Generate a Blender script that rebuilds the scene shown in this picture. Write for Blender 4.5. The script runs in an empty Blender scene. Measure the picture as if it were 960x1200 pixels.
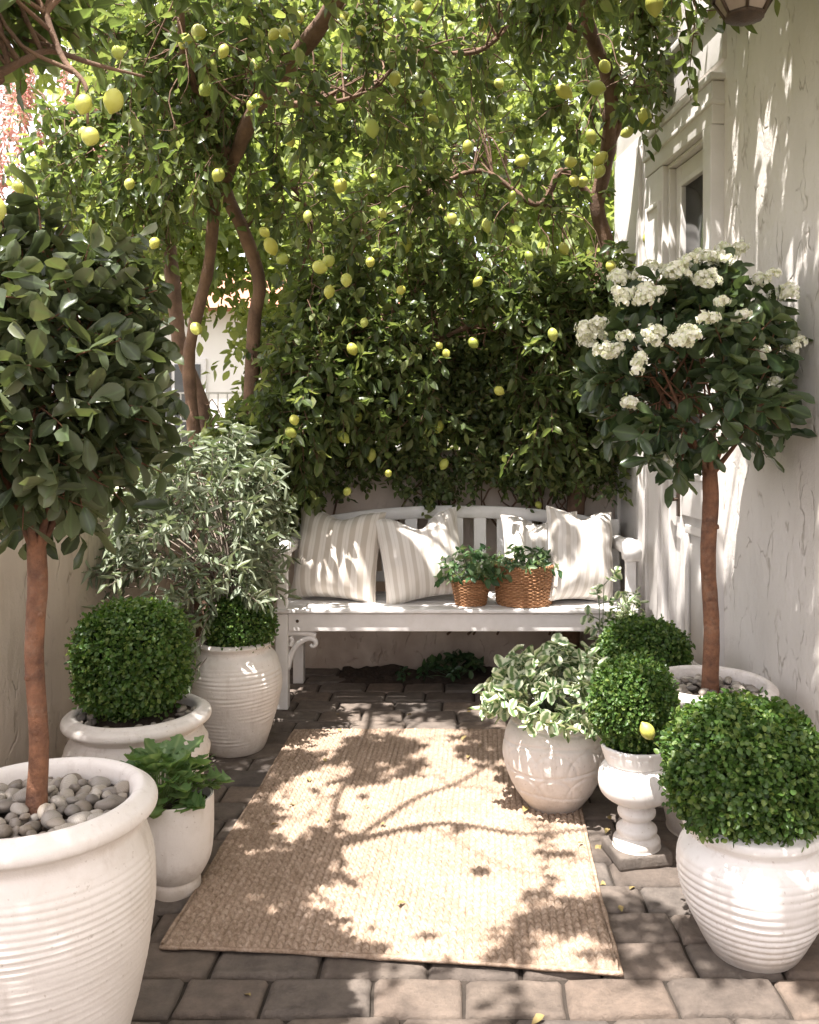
import bpy, bmesh, math, random
import numpy as np
from mathutils import Vector, Matrix, noise
random.seed(7); rng = np.random.default_rng(11)
S = bpy.context.scene; COL = S.collection
R = math.radians; PI = math.pi
F_PX = 1050.0; CX = 540.0; HY = 500.0; CAMZ = 1.36
def P(u, v, Y): return Vector(((u-CX)*Y/F_PX, Y, CAMZ-(v-HY)*Y/F_PX))
SUN = Vector((-0.22, -0.27, 1.0)).normalized()

# ------------------------------------------------------------------ helpers
class MB:
    def __init__(s): s.v = []; s.f = {}; s.n = 0; s.luv = []; s.has = False
    def add(s, V, faces, luv=None):
        V = np.asarray(V, dtype=np.float64).reshape(-1, 3)
        for F in faces:
            F = np.asarray(F, dtype=np.int64)
            if F.size == 0: continue
            s.f.setdefault(F.shape[1], []).append(F + s.n)
        s.v.append(V); s.n += len(V)
        if luv is not None: s.has = True; s.luv.append(np.asarray(luv, dtype=np.float32).reshape(-1, 2))
        else: s.luv.append(np.zeros((len(V), 2), np.float32))
        return s
    def mesh(s, name, smooth=True):
        V = np.concatenate(s.v); me = bpy.data.meshes.new(name)
        loops = []; starts = []; tot = []; c = 0
        for k, Fs in s.f.items():
            F = np.concatenate(Fs); loops.append(F.ravel()); m = len(F)
            starts.append(c + np.arange(m)*k); tot.append(np.full(m, k)); c += m*k
        L = np.concatenate(loops); st = np.concatenate(starts); tt = np.concatenate(tot)
        me.vertices.add(len(V)); me.vertices.foreach_set('co', V.astype(np.float32).ravel())
        me.loops.add(len(L)); me.loops.foreach_set('vertex_index', L.astype(np.int32))
        me.polygons.add(len(st)); me.polygons.foreach_set('loop_start', st.astype(np.int32))
        try: me.polygons.foreach_set('loop_total', tt.astype(np.int32))
        except Exception: pass
        me.polygons.foreach_set('use_smooth', np.full(len(st), smooth))
        if s.has:
            a = me.attributes.new('luv', 'FLOAT2', 'POINT'); a.data.foreach_set('vector', np.concatenate(s.luv).ravel())
        me.update(calc_edges=True); me.validate()
        return me
    def build(s, name, mat, parent=None, smooth=True, loc=None):
        o = bpy.data.objects.new(name, s.mesh(name, smooth)); COL.objects.link(o)
        if mat: o.data.materials.append(mat)
        if parent: o.parent = parent
        if loc is not None: o.location = loc
        return o
def tag(o, label=None, cat=None, group=None, kind=None):
    if label: o['label'] = label
    if cat: o['category'] = cat
    if group: o['group'] = group
    if kind: o['kind'] = kind
    return o
def thing(name, label, cat, loc=(0, 0, 0), rz=0, group=None):
    o = bpy.data.objects.new(name, None); COL.objects.link(o); o.location = loc; o.rotation_euler = (0, 0, rz)
    o.empty_display_size = .1
    return tag(o, label, cat, group)
def nrm(a): return a/np.maximum(np.linalg.norm(a, axis=-1, keepdims=True), 1e-9)
def nz(p, sc=1.0, off=0.0): return noise.noise(Vector((p[0]*sc+off, p[1]*sc-off, p[2]*sc+off*.5)))
def box(mb, x0, x1, y0, y1, z0, z1, bev=0.0, M=None):
    bm = bmesh.new(); bmesh.ops.create_cube(bm, size=1)
    for v in bm.verts: v.co = Vector(((x0+x1)/2+v.co.x*(x1-x0), (y0+y1)/2+v.co.y*(y1-y0), (z0+z1)/2+v.co.z*(z1-z0)))
    if bev > 0: bmesh.ops.bevel(bm, geom=bm.edges[:], offset=bev, segments=2, profile=.7, affect='EDGES')
    addbm(mb, bm, M)
def addbm(mb, bm, M=None):
    if M is not None: bmesh.ops.transform(bm, matrix=M, verts=bm.verts[:])
    bm.verts.ensure_lookup_table(); bm.verts.index_update()
    V = [v.co[:] for v in bm.verts]; fs = {}
    for f in bm.faces: fs.setdefault(len(f.verts), []).append([v.index for v in f.verts])
    mb.add(V, list(fs.values())); bm.free()
def catmull(pts, n):
    pts = np.asarray(pts, float); P0 = np.vstack([2*pts[0]-pts[1], pts, 2*pts[-1]-pts[-2]])
    out = []; m = len(pts)-1
    for t in np.linspace(0, m, n):
        i = min(int(t), m-1); f = t-i
        a, b, c, d = P0[i], P0[i+1], P0[i+2], P0[i+3]
        out.append(.5*((2*b)+(-a+c)*f+(2*a-5*b+4*c-d)*f*f+(-a+3*b-3*c+d)*f**3))
    return np.array(out)
def tube(mb, pts, rad, seg=8, n=None, knob=0.0, close=True):
    pts = np.asarray([tuple(p) for p in pts], float)
    if n: 
        q = np.column_stack([pts, np.interp(np.linspace(0, 1, len(pts)), np.linspace(0, 1, len(rad)), rad)])
        q = catmull(q, n); pts = q[:, :3]; rad = np.maximum(q[:, 3], .0006)
    else: rad = np.interp(np.linspace(0, 1, len(pts)), np.linspace(0, 1, len(rad)), rad)
    m = len(pts); T = nrm(np.gradient(pts, axis=0))
    up = np.array([0, 0, 1.]) if abs(T[0][2]) < .9 else np.array([1., 0, 0])
    N = np.zeros_like(T); a = np.cross(T[0], up); N[0] = a/np.linalg.norm(a)
    for i in range(1, m):
        a = N[i-1]-T[i]*np.dot(N[i-1], T[i]); N[i] = a/max(np.linalg.norm(a), 1e-9)
    B = np.cross(T, N); th = np.linspace(0, 2*PI, seg, endpoint=False)
    ring = pts[:, None]+rad[:, None, None]*(np.cos(th)[None, :, None]*N[:, None]+np.sin(th)[None, :, None]*B[:, None])
    if knob:
        for i in range(m):
            for j in range(seg):
                d = ring[i, j]-pts[i]; ring[i, j] = pts[i]+d*(1+knob*(nz(ring[i, j], 9)+.6*nz(ring[i, j], 28)))
    V = ring.reshape(-1, 3); I = np.arange(m*seg).reshape(m, seg); J = np.roll(I, -1, 1)
    Fq = np.stack([I[:-1], J[:-1], J[1:], I[1:]], -1).reshape(-1, 4)
    faces = [Fq]
    if close:
        V = np.vstack([V, pts[0], pts[-1]]); c0 = m*seg; c1 = c0+1
        faces.append(np.stack([J[0], I[0], np.full(seg, c0)], -1)); faces.append(np.stack([I[-1], J[-1], np.full(seg, c1)], -1))
    mb.add(V, faces)
def lathe(mb, prof, seg=96, n=110, fn=None, center=(0, 0), spline=True):
    pr = catmull(prof, n) if spline else np.asarray(prof, float)
    th = np.linspace(0, 2*PI, seg, endpoint=False); m = len(pr)
    r = np.repeat(pr[:, 0][:, None], seg, 1); z = np.repeat(pr[:, 1][:, None], seg, 1)
    T = np.repeat(th[None], m, 0); t = np.repeat(np.linspace(0, 1, m)[:, None], seg, 1)
    if fn is not None: r = fn(r, z, T, t)
    V = np.stack([center[0]+r*np.cos(T), center[1]+r*np.sin(T), z], -1).reshape(-1, 3)
    I = np.arange(m*seg).reshape(m, seg); J = np.roll(I, -1, 1)
    mb.add(V, [np.stack([I[:-1], J[:-1], J[1:], I[1:]], -1).reshape(-1, 4)])
def vnoise(x, y, z, seed=0):
    # cheap smooth sum-of-sines noise, vectorised
    r = np.random.default_rng(seed); o = 0
    for k in range(6):
        d = r.normal(size=3); ph = r.uniform(0, 6.28); o = o+np.sin(x*d[0]+y*d[1]+z*d[2]+ph)
    return o/6*1.4

# ------------------------------------------------------------------ leaves
def tpl(kind):
    """leaf template: verts (x across, y along, z up) in unit length / half width, faces"""
    if kind == 'tiny':
        V = [(0, 0, 0), (-1, .5, .18), (1, .5, .18), (0, 1, 0), (0, .5, 0)]
        return V, [[[0, 4, 1], [0, 2, 4], [4, 3, 1], [4, 2, 3]]]
    if kind == 'long':
        prof = [(0, .02), (.22, .62), (.5, 1.0), (.78, .7), (1.0, .02)]
    elif kind == 'round':
        prof = [(0, .05), (.15, .6), (.42, 1.0), (.72, .92), (.92, .5), (1.0, .05)]
    elif kind == 'obov':
        prof = [(0, .06), (.2, .38), (.45, .82), (.7, 1.0), (.9, .66), (1.0, .06)]
    elif kind == 'lobed':
        prof = [(0, .05), (.12, .12), (.24, .5), (.30, .95), (.36, .62), (.45, .58), (.52, 1.0), (.6, .62), (.68, .55), (.76, .74), (.84, .42), (.92, .3), (1, .03)]
    else:
        prof = [(0, .04), (.18, .62), (.42, 1.0), (.66, .88), (.86, .46), (1.0, .03)]
    V = []; F4 = []
    for i, (t, w) in enumerate(prof):
        bend = -.18*t*t+.05*math.sin(t*7)
        rip = .10*math.sin(i*2.2)
        V += [(-w, t, .16*w+bend+rip*w*.4), (0, t, bend), (w, t, .16*w+bend-rip*w*.4)]
        if i:
            a = 3*(i-1); b = 3*i
            F4 += [[a, a+1, b+1, b], [a+1, a+2, b+2, b+1]]
    return V, [F4]
TPL = {k: tpl(k) for k in ('tiny', 'long', 'round', 'obov', 'ell', 'lobed')}
def leaves(mb, Pn, D, N, L, W, kind='ell', curl=1.0):
    """Pn base points, D directions, N approximate normals, L lengths, W half widths"""
    Pn = np.asarray(Pn, float).reshape(-1, 3)
    if len(Pn) == 0: return
    D = nrm(np.asarray(D, float)); N = np.asarray(N, float)
    X = nrm(np.cross(D, N)); N = np.cross(X, D)
    V, F = TPL[kind]; V = np.asarray(V, float)
    L = np.broadcast_to(L, (len(Pn),)); W = np.broadcast_to(W, (len(Pn),))
    cz = rng.uniform(.3, 1.9, len(Pn))*curl
    Z = V[None, :, 2]*cz[:, None]*L[:, None]*.9
    tw = rng.normal(0, .25, len(Pn))
    X2 = X[:, None]*np.cos(tw[:, None]*V[None, :, 1])[..., None]+N[:, None]*np.sin(tw[:, None]*V[None, :, 1])[..., None]
    co = Pn[:, None]+X2*(V[None, :, 0]*W[:, None])[..., None]+D[:, None]*(V[None, :, 1]*L[:, None])[..., None]+N[:, None]*Z[..., None]
    nv = len(V); off = (np.arange(len(Pn))*nv)[:, None, None]
    luv = np.tile(np.stack([np.abs(V[:, 0]), V[:, 1]], -1), (len(Pn), 1))
    mb.add(co.reshape(-1, 3), [(np.asarray(f)[None]+off).reshape(-1, len(f[0])) for f in F], luv)
def rand_dir(n):
    return nrm(rng.normal(size=(n, 3)))
def twig_cluster(mb, tw, c, d, n, L, W, kind='ell', stem=.16, droop=.35, spread=1.0, up=.9, stem_r=.0018, keepfn=None):
    c = np.asarray(c, float); d = np.asarray(d, float); d = d/np.linalg.norm(d)
    t = np.linspace(.1, 1, n)+rng.normal(0, .03, n)
    path = c+d*(t*stem)[:, None]+np.array([0, 0, -1.])*(droop*stem*t*t)[:, None]
    a = np.arange(n)*2.4+rng.uniform(0, 6)
    s = np.cross(d, [0, 0, 1.]); s = s/max(np.linalg.norm(s), 1e-6); u = np.cross(s, d)
    rad = np.cos(a)[:, None]*s+np.sin(a)[:, None]*u
    D = d*.55+rad*spread+rng.normal(0, .25, (n, 3)); D[:, 2] -= droop*.8
    N = np.array([0, 0, up])+rng.normal(0, .45, (n, 3))+rad*.2
    l = L*rng.uniform(.6, 1.15, n); w = W*rng.uniform(.8, 1.15, n)*l/L
    k = np.ones(n, bool)
    if keepfn is not None: k = np.array([keepfn(p) for p in path+D*.03])
    leaves(mb, path[k], D[k], N[k], l[k], w[k], kind)
    if tw is not None and k.sum() > n*.4:
        tube(tw, [c-d*.03, c+d*stem*.5-np.array([0, 0, 1])*droop*stem*.25, c+d*stem-np.array([0, 0, 1])*droop*stem], [stem_r*1.5, stem_r*.6], seg=4, close=False)

# ------------------------------------------------------------------ materials
def newmat(name):
    m = bpy.data.materials.new(name); m.use_nodes = True; nt = m.node_tree; nt.nodes.clear()
    return m, nt, nt.nodes.new, nt.links.new
def ramp(N, stops, interp='LINEAR'):
    r = N('ShaderNodeValToRGB'); e = r.color_ramp.elements; r.color_ramp.interpolation = interp
    while len(e) < len(stops): e.new(.5)
    for i, (p, c) in enumerate(stops): e[i].position = p; e[i].color = (*c, 1) if len(c) == 3 else c
    return r
def mathn(N, Lk, op, a, b=None, clamp=False):
    m = N('ShaderNodeMath'); m.operation = op; m.use_clamp = clamp
    for i, x in enumerate((a, b)):
        if x is None: continue
        if isinstance(x, (int, float)): m.inputs[i].default_value = x
        else: Lk(x, m.inputs[i])
    return m.outputs[0]
def mixc(N, Lk, fac, a, b, mode='MIX'):
    m = N('ShaderNodeMix'); m.data_type = 'RGBA'; m.blend_type = mode
    for i, x in ((0, fac), (6, a), (7, b)):
        if isinstance(x, (int, float)): m.inputs[i].default_value = x
        elif isinstance(x, tuple): m.inputs[i].default_value = (*x, 1)
        else: Lk(x, m.inputs[i])
    return m.outputs[2]
def tex(N, Lk, kind, scale, coord, **kw):
    t = N('ShaderNodeTex'+kind)
    t.inputs['Scale'].default_value = scale
    for k, v in kw.items():
        if k in t.inputs: t.inputs[k].default_value = v
        else: setattr(t, k, v)
    Lk(coord, t.inputs['Vector']); return t
def leaf_mat(name, cols, trans=.35, rough=.42, rib=None, edge=None, tcol=None, spec=.4):
    m, nt, N, Lk = newmat(name)
    g = N('ShaderNodeNewGeometry'); r = ramp(N, [(i/(max(len(cols)-1, 1)), c) for i, c in enumerate(cols)])
    Lk(g.outputs['Random Per Island'], r.inputs[0]); col = r.outputs[0]
    at = N('ShaderNodeAttribute'); at.attribute_name = 'luv'; sp = N('ShaderNodeSeparateXYZ'); Lk(at.outputs['Vector'], sp.inputs[0])
    if rib is not None:
        q = mathn(N, Lk, 'MULTIPLY', sp.outputs[0], 5.0, True); f = mathn(N, Lk, 'SUBTRACT', 1.0, q, True); f = mathn(N, Lk, 'MULTIPLY', f, .55)
        col = mixc(N, Lk, f, col, rib)
    if edge is not None:
        geo = N('ShaderNodeTexCoord'); nn = tex(N, Lk, 'Noise', 60, geo.outputs['Object'])
        q = mathn(N, Lk, 'ADD', sp.outputs[0], nn.outputs[0]); er = ramp(N, [(0, (0, 0, 0)), (.45, (0, 0, 0)), (.62, (1, 1, 1))])
        q2 = mathn(N, Lk, 'MULTIPLY', q, .6); Lk(q2, er.inputs[0]); col = mixc(N, Lk, er.outputs[0], col, edge)
    # paler underside
    bf = mathn(N, Lk, 'MULTIPLY', g.outputs['Backfacing'], .35)
    lite = mixc(N, Lk, 1.0, col, (1.5, 1.45, 1.35), 'MULTIPLY'); col2 = mixc(N, Lk, bf, col, lite)
    b = N('ShaderNodeBsdfPrincipled'); Lk(col2, b.inputs['Base Color']); b.inputs['Roughness'].default_value = rough
    b.inputs['Specular IOR Level'].default_value = spec
    t = N('ShaderNodeBsdfTranslucent'); tc = mixc(N, Lk, 1.0, col, tcol or (1.55, 1.55, .85), 'MULTIPLY'); Lk(tc, t.inputs[0])
    mx = N('ShaderNodeMixShader'); mx.inputs[0].default_value = trans; Lk(b.outputs[0], mx.inputs[1]); Lk(t.outputs[0], mx.inputs[2])
    o = N('ShaderNodeOutputMaterial'); Lk(mx.outputs[0], o.inputs[0]); return m
def basic(name, c1, c2=None, scale=8, rough=.7, bump=0.0, bscale=60, detail=6, stain=None, spec=.4, metal=0, coords='Object', bdist=.01, dirt=False):
    m, nt, N, Lk = newmat(name); tc = N('ShaderNodeTexCoord').outputs[coords]
    b = N('ShaderNodeBsdfPrincipled'); b.inputs['Roughness'].default_value = rough; b.inputs['Specular IOR Level'].default_value = spec
    b.inputs['Metallic'].default_value = metal
    if c2 is None: c2 = tuple(x*.8 for x in c1)
    n1 = tex(N, Lk, 'Noise', scale, tc, Detail=detail, Roughness=.65)
    r = ramp(N, [(.32, c2), (.62, c1)]); Lk(n1.outputs[0], r.inputs[0]); col = r.outputs[0]
    if stain:
        n2 = tex(N, Lk, 'Noise', scale*.45, tc, Detail=9, Roughness=.75); r2 = ramp(N, [(.52, (0, 0, 0)), (.72, (1, 1, 1))]); Lk(n2.outputs[0], r2.inputs[0])
        f = mathn(N, Lk, 'MULTIPLY', r2.outputs[0], stain[1]); col = mixc(N, Lk, f, col, stain[0])
    if dirt:   # soil splashed up the foot, drip marks from the rim
        sp = N('ShaderNodeSeparateXYZ'); Lk(tc, sp.inputs[0]); mp = N('ShaderNodeMapping'); mp.inputs['Scale'].default_value = (1, 1, .12); Lk(tc, mp.inputs[0])
        d1 = tex(N, Lk, 'Noise', 24, tc, Detail=9, Roughness=.75); k = mathn(N, Lk, 'SUBTRACT', mathn(N, Lk, 'MULTIPLY', d1.outputs[0], .22), sp.outputs[2]); k = mathn(N, Lk, 'MULTIPLY', k, 9.0, True)
        d2 = tex(N, Lk, 'Noise', 26, mp.outputs[0], Detail=6, Roughness=.7); r5 = ramp(N, [(.54, (0, 0, 0)), (.74, (1, 1, 1))]); Lk(d2.outputs[0], r5.inputs[0])
        k = mathn(N, Lk, 'MAXIMUM', mathn(N, Lk, 'MULTIPLY', k, .6), mathn(N, Lk, 'MULTIPLY', r5.outputs[0], .35)); col = mixc(N, Lk, k, col, (.36, .29, .22))
        d3 = tex(N, Lk, 'Noise', 90, tc, Detail=4); r6 = ramp(N, [(.66, (0, 0, 0)), (.72, (1, 1, 1))]); Lk(d3.outputs[0], r6.inputs[0]); col = mixc(N, Lk, mathn(N, Lk, 'MULTIPLY', r6.outputs[0], .4), col, (.3, .23, .17))
    Lk(col, b.inputs['Base Color'])
    if bump:
        n3 = tex(N, Lk, 'Noise', bscale, tc, Detail=8, Roughness=.7); bp = N('ShaderNodeBump'); bp.inputs['Strength'].default_value = bump; bp.inputs['Distance'].default_value = bdist
        Lk(n3.outputs[0], bp.inputs['Height']); Lk(bp.outputs[0], b.inputs['Normal'])
    o = N('ShaderNodeOutputMaterial'); Lk(b.outputs[0], o.inputs[0]); return m
def stucco(name, c, c2, crack=.5):
    m, nt, N, Lk = newmat(name); tcn = N('ShaderNodeTexCoord'); mp = N('ShaderNodeMapping'); Lk(tcn.outputs['Object'], mp.inputs[0])
    mp.inputs['Scale'].default_value = (1, 1, .45); tc = mp.outputs[0]
    b = N('ShaderNodeBsdfPrincipled'); b.inputs['Roughness'].default_value = .85; b.inputs['Specular IOR Level'].default_value = .2
    big = tex(N, Lk, 'Noise', 2.2, tc, Detail=7, Roughness=.6); r = ramp(N, [(.35, c2), (.62, c)]); Lk(big.outputs[0], r.inputs[0])
    # short upright flakes and trowel edges
    dn0 = tex(N, Lk, 'Noise', 7, tc, Detail=4); va = N('ShaderNodeVectorMath'); va.operation = 'MULTIPLY_ADD'; Lk(dn0.outputs[1], va.inputs[0]); va.inputs[1].default_value = (.22, .22, .22); Lk(tc, va.inputs[2])
    vo = tex(N, Lk, 'Voronoi', 9.0, va.outputs[0], feature='DISTANCE_TO_EDGE'); a = mathn(N, Lk, 'MULTIPLY', vo.outputs['Distance'], 22, True)
    f2 = tex(N, Lk, 'Noise', 11.0, tc, Detail=3, Roughness=.7); g = ramp(N, [(.50, (0, 0, 0)), (.60, (1, 1, 1))]); Lk(f2.outputs[0], g.inputs[0])
    inv = mathn(N, Lk, 'SUBTRACT', 1.0, a); cr = mathn(N, Lk, 'MULTIPLY', inv, g.outputs[0])
    col = mixc(N, Lk, mathn(N, Lk, 'MULTIPLY', cr, crack), r.outputs[0], (.30, .24, .18))
    sp = N('ShaderNodeSeparateXYZ'); Lk(tcn.outputs['Object'], sp.inputs[0])
    # splashed dirt at the foot of the wall
    dn = tex(N, Lk, 'Noise', 7, tcn.outputs['Object'], Detail=8); hz = mathn(N, Lk, 'MULTIPLY', dn.outputs[0], .55)
    k = mathn(N, Lk, 'SUBTRACT', hz, sp.outputs[2]); k = mathn(N, Lk, 'MULTIPLY', k, 3.5, True); k = mathn(N, Lk, 'MULTIPLY', k, .55)
    col = mixc(N, Lk, k, col, (.22, .15, .10)); Lk(col, b.inputs['Base Color'])
    fine = tex(N, Lk, 'Noise', 45, tcn.outputs['Object'], Detail=6, Roughness=.7); mid = tex(N, Lk, 'Noise', 13, tc, Detail=4)
    h = mathn(N, Lk, 'MULTIPLY', fine.outputs[0], .35); h = mathn(N, Lk, 'ADD', h, mid.outputs[0]); h = mathn(N, Lk, 'SUBTRACT', h, mathn(N, Lk, 'MULTIPLY', cr, .5))
    bp = N('ShaderNodeBump'); bp.inputs['Strength'].default_value = .75; bp.inputs['Distance'].default_value = .012; Lk(h, bp.inputs['Height']); Lk(bp.outputs[0], b.inputs['Normal'])
    o = N('ShaderNodeOutputMaterial'); Lk(b.outputs[0], o.inputs[0]); return m

M = {}
M['lemon_leaf'] = leaf_mat('lemon_leaf', [(.056, .082, .032), (.084, .114, .044), (.125, .158, .06), (.072, .106, .042), (.21, .235, .095), (.07, .10, .04)], .5, .33, rib=(.16, .24, .08))
M['lemon_leaf_sun'] = leaf_mat('lemon_leaf_sun', [(.07, .14, .03), (.12, .21, .045), (.17, .27, .06), (.10, .19, .04)], .48, .4, rib=(.2, .28, .1))
M['back_leaf'] = leaf_mat('back_leaf', [(.15, .20, .075), (.22, .275, .10), (.30, .34, .14), (.19, .235, .09)], .5, .5)
M['creeper_leaf'] = leaf_mat('creeper_leaf', [(.055, .08, .032), (.08, .112, .042), (.12, .155, .06), (.2, .22, .09)], .42, .34)
M['ficus_leaf'] = leaf_mat('ficus_leaf', [(.038, .053, .026), (.055, .073, .034), (.078, .098, .045), (.12, .135, .07)], .25, .36, rib=(.11, .16, .07))
M['viburnum_leaf'] = leaf_mat('viburnum_leaf', [(.030, .050, .024), (.045, .070, .032), (.065, .092, .042), (.11, .14, .065)], .25, .32, rib=(.10, .16, .06))
M['box_leaf'] = leaf_mat('box_leaf', [(.032, .070, .014), (.052, .11, .022), (.085, .155, .032), (.055, .115, .024), (.17, .23, .06), (.045, .10, .02)], .34, .42)
M['olive_leaf'] = leaf_mat('olive_leaf', [(.13, .165, .10), (.20, .23, .155), (.28, .31, .22), (.09, .13, .065)], .25, .5, rib=(.28, .31, .23), tcol=(1.2, 1.3, .8))
M['sage_leaf'] = leaf_mat('sage_leaf', [(.08, .15, .055), (.12, .19, .075), (.16, .23, .1)], .25, .5, edge=(.55, .58, .42), tcol=(1.2, 1.25, .8))
M['kale_leaf'] = leaf_mat('kale_leaf', [(.08, .16, .055), (.12, .21, .075), (.18, .27, .11)], .38, .4, rib=(.28, .36, .16))
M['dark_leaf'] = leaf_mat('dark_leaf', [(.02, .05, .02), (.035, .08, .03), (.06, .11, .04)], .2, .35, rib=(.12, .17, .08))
M['basket_leaf'] = leaf_mat('basket_leaf', [(.03, .07, .03), (.05, .11, .04), (.10, .16, .07), (.2, .25, .14)], .3, .4)
M['litter'] = basic('dry_leaf', (.30, .22, .09), (.16, .14, .05), 30, .7)
M['petal'] = leaf_mat('petal', [(.84, .82, .74), (.88, .87, .82), (.82, .83, .68), (.86, .85, .8), (.66, .72, .45)], .35, .55, tcol=(1.1, 1.1, .95))
M['red_bloom'] = leaf_mat('red_bloom', [(.66, .36, .33), (.75, .50, .46), (.58, .42, .32)], .4, .6, tcol=(1.2, .9, .9))
def lemon_mat():
    m, nt, N, Lk = newmat('lemon_skin'); tc = N('ShaderNodeTexCoord').outputs['Object']; oi = N('ShaderNodeObjectInfo')
    r = ramp(N, [(0, (.28, .36, .07)), (.5, (.52, .49, .09)), (1, (.42, .46, .11))]); Lk(oi.outputs['Random'], r.inputs[0])
    n = tex(N, Lk, 'Noise', 30, tc, Detail=3); c = mixc(N, Lk, mathn(N, Lk, 'MULTIPLY', n.outputs[0], .35), r.outputs[0], (.42, .45, .09))
    b = N('ShaderNodeBsdfPrincipled'); Lk(c, b.inputs['Base Color']); b.inputs['Roughness'].default_value = .42; b.inputs['Subsurface Weight'].default_value = .15; b.inputs['Subsurface Radius'].default_value = (.01, .008, .002)
    v = tex(N, Lk, 'Voronoi', 420, tc); bp = N('ShaderNodeBump'); bp.inputs['Strength'].default_value = .25; bp.inputs['Distance'].default_value = .001; Lk(v.outputs[0], bp.inputs['Height']); Lk(bp.outputs[0], b.inputs['Normal'])
    o = N('ShaderNodeOutputMaterial'); Lk(b.outputs[0], o.inputs[0]); return m
M['lemon'] = lemon_mat()
M['bark'] = basic('bark', (.20, .12, .075), (.10, .06, .04), 9, .85, .8, 40, bdist=.012)
M['bark_grey'] = basic('bark_grey', (.30, .25, .2), (.16, .12, .09), 9, .85, .8, 40, bdist=.012)
M['bark_red'] = basic('bark_red', (.25, .115, .06), (.095, .045, .028), 22, .7, .9, 45, stain=((.33, .25, .18), .5), bdist=.010)
M['pot'] = basic('pot_plaster', (.75, .71, .665), (.66, .62, .57), 5, .62, .35, 55, stain=((.50, .42, .34), .45), bdist=.004, dirt=True)
M['pot_rough'] = basic('pot_rough', (.78, .735, .69), (.65, .60, .55), 7, .6, .6, 26, stain=((.36, .28, .2), .6), bdist=.008, dirt=True)
M['pot_white'] = basic('pot_white', (.82, .80, .77), (.75, .73, .70), 5, .42, .2, 45, stain=((.55, .48, .4), .35), bdist=.003, spec=.5, dirt=True)
M['white_paint'] = basic('white_paint', (.79, .77, .745), (.70, .68, .65), 9, .45, .18, 70, stain=((.5, .44, .36), .25), bdist=.003)
M['door_paint'] = basic('door_paint', (.70, .67, .635), (.62, .59, .555), 5, .45, .12, 40, bdist=.003)
M['soil'] = basic('soil', (.07, .05, .035), (.03, .02, .015), 22, .95, 1, 50, bdist=.02)
M['box_core'] = basic('dark_core', (.03, .04, .015), (.015, .015, .008), 30, .95, 1, 60, bdist=.02)
M['bronze'] = basic('bronze', (.09, .06, .04), (.05, .035, .025), 20, .45, .3, 60, metal=.6)
M['ground'] = basic('ground_soil', (.13, .11, .07), (.08, .08, .04), .6, .95, .5, 8)
M['joint'] = basic('sand_joint', (.055, .042, .032), (.03, .024, .018), 12, .95, 1, 70, bdist=.01)
M['stucco'] = stucco('house_stucco', (.74, .70, .65), (.65, .61, .56))
M['stucco_warm'] = stucco('garden_wall_plaster', (.66, .57, .485), (.54, .45, .375), .35)
M['far_white'] = basic('far_render', (.78, .77, .74), (.72, .7, .67), 1, .8)
M['far_roof'] = basic('far_tiles', (.45, .2, .12), (.33, .14, .09), 6, .8)
M['metal_white'] = basic('white_metal', (.75, .74, .72), None, 6, .5)
def glass_mat(name, c):
    m, nt, N, Lk = newmat(name); b = N('ShaderNodeBsdfPrincipled'); b.inputs['Base Color'].default_value = (*c, 1); b.inputs['Roughness'].default_value = .04; b.inputs['Specular IOR Level'].default_value = .9
    o = N('ShaderNodeOutputMaterial'); Lk(b.outputs[0], o.inputs[0]); return m
M['glass'] = glass_mat('window_glass', (.02, .022, .02)); M['lamp_glass'] = basic('amber_glass', (.30, .24, .19), None, 6, .15)
def brick_mat():
    m, nt, N, Lk = newmat('paver'); tc = N('ShaderNodeTexCoord').outputs['Object']; g = N('ShaderNodeNewGeometry')
    r = ramp(N, [(0, (.13, .108, .092)), (.3, (.18, .145, .118)), (.55, (.155, .135, .118)), (.8, (.21, .162, .127)), (1, (.115, .10, .09))]); Lk(g.outputs['Random Per Island'], r.inputs[0])
    n = tex(N, Lk, 'Noise', 14, tc, Detail=9, Roughness=.7); rr = ramp(N, [(.3, (.6, .6, .6)), (.7, (1.35, 1.33, 1.3))]); Lk(n.outputs[0], rr.inputs[0])
    c = mixc(N, Lk, 1.0, r.outputs[0], rr.outputs[0], 'MULTIPLY')
    n2 = tex(N, Lk, 'Noise', 3, tc, Detail=5); r2 = ramp(N, [(.5, (0, 0, 0)), (.75, (1, 1, 1))]); Lk(n2.outputs[0], r2.inputs[0]); c = mixc(N, Lk, mathn(N, Lk, 'MULTIPLY', r2.outputs[0], .4), c, (.28, .235, .19))
    b = N('ShaderNodeBsdfPrincipled'); Lk(c, b.inputs['Base Color']); b.inputs['Roughness'].default_value = .72; b.inputs['Specular IOR Level'].default_value = .35
    n3 = tex(N, Lk, 'Noise', 26, tc, Detail=10, Roughness=.8); bp = N('ShaderNodeBump'); bp.inputs['Strength'].default_value = 1; bp.inputs['Distance'].default_value = .016; Lk(n3.outputs[0], bp.inputs['Height']); Lk(bp.outputs[0], b.inputs['Normal'])
    o = N('ShaderNodeOutputMaterial'); Lk(b.outputs[0], o.inputs[0]); return m
M['paver'] = brick_mat()
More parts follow.
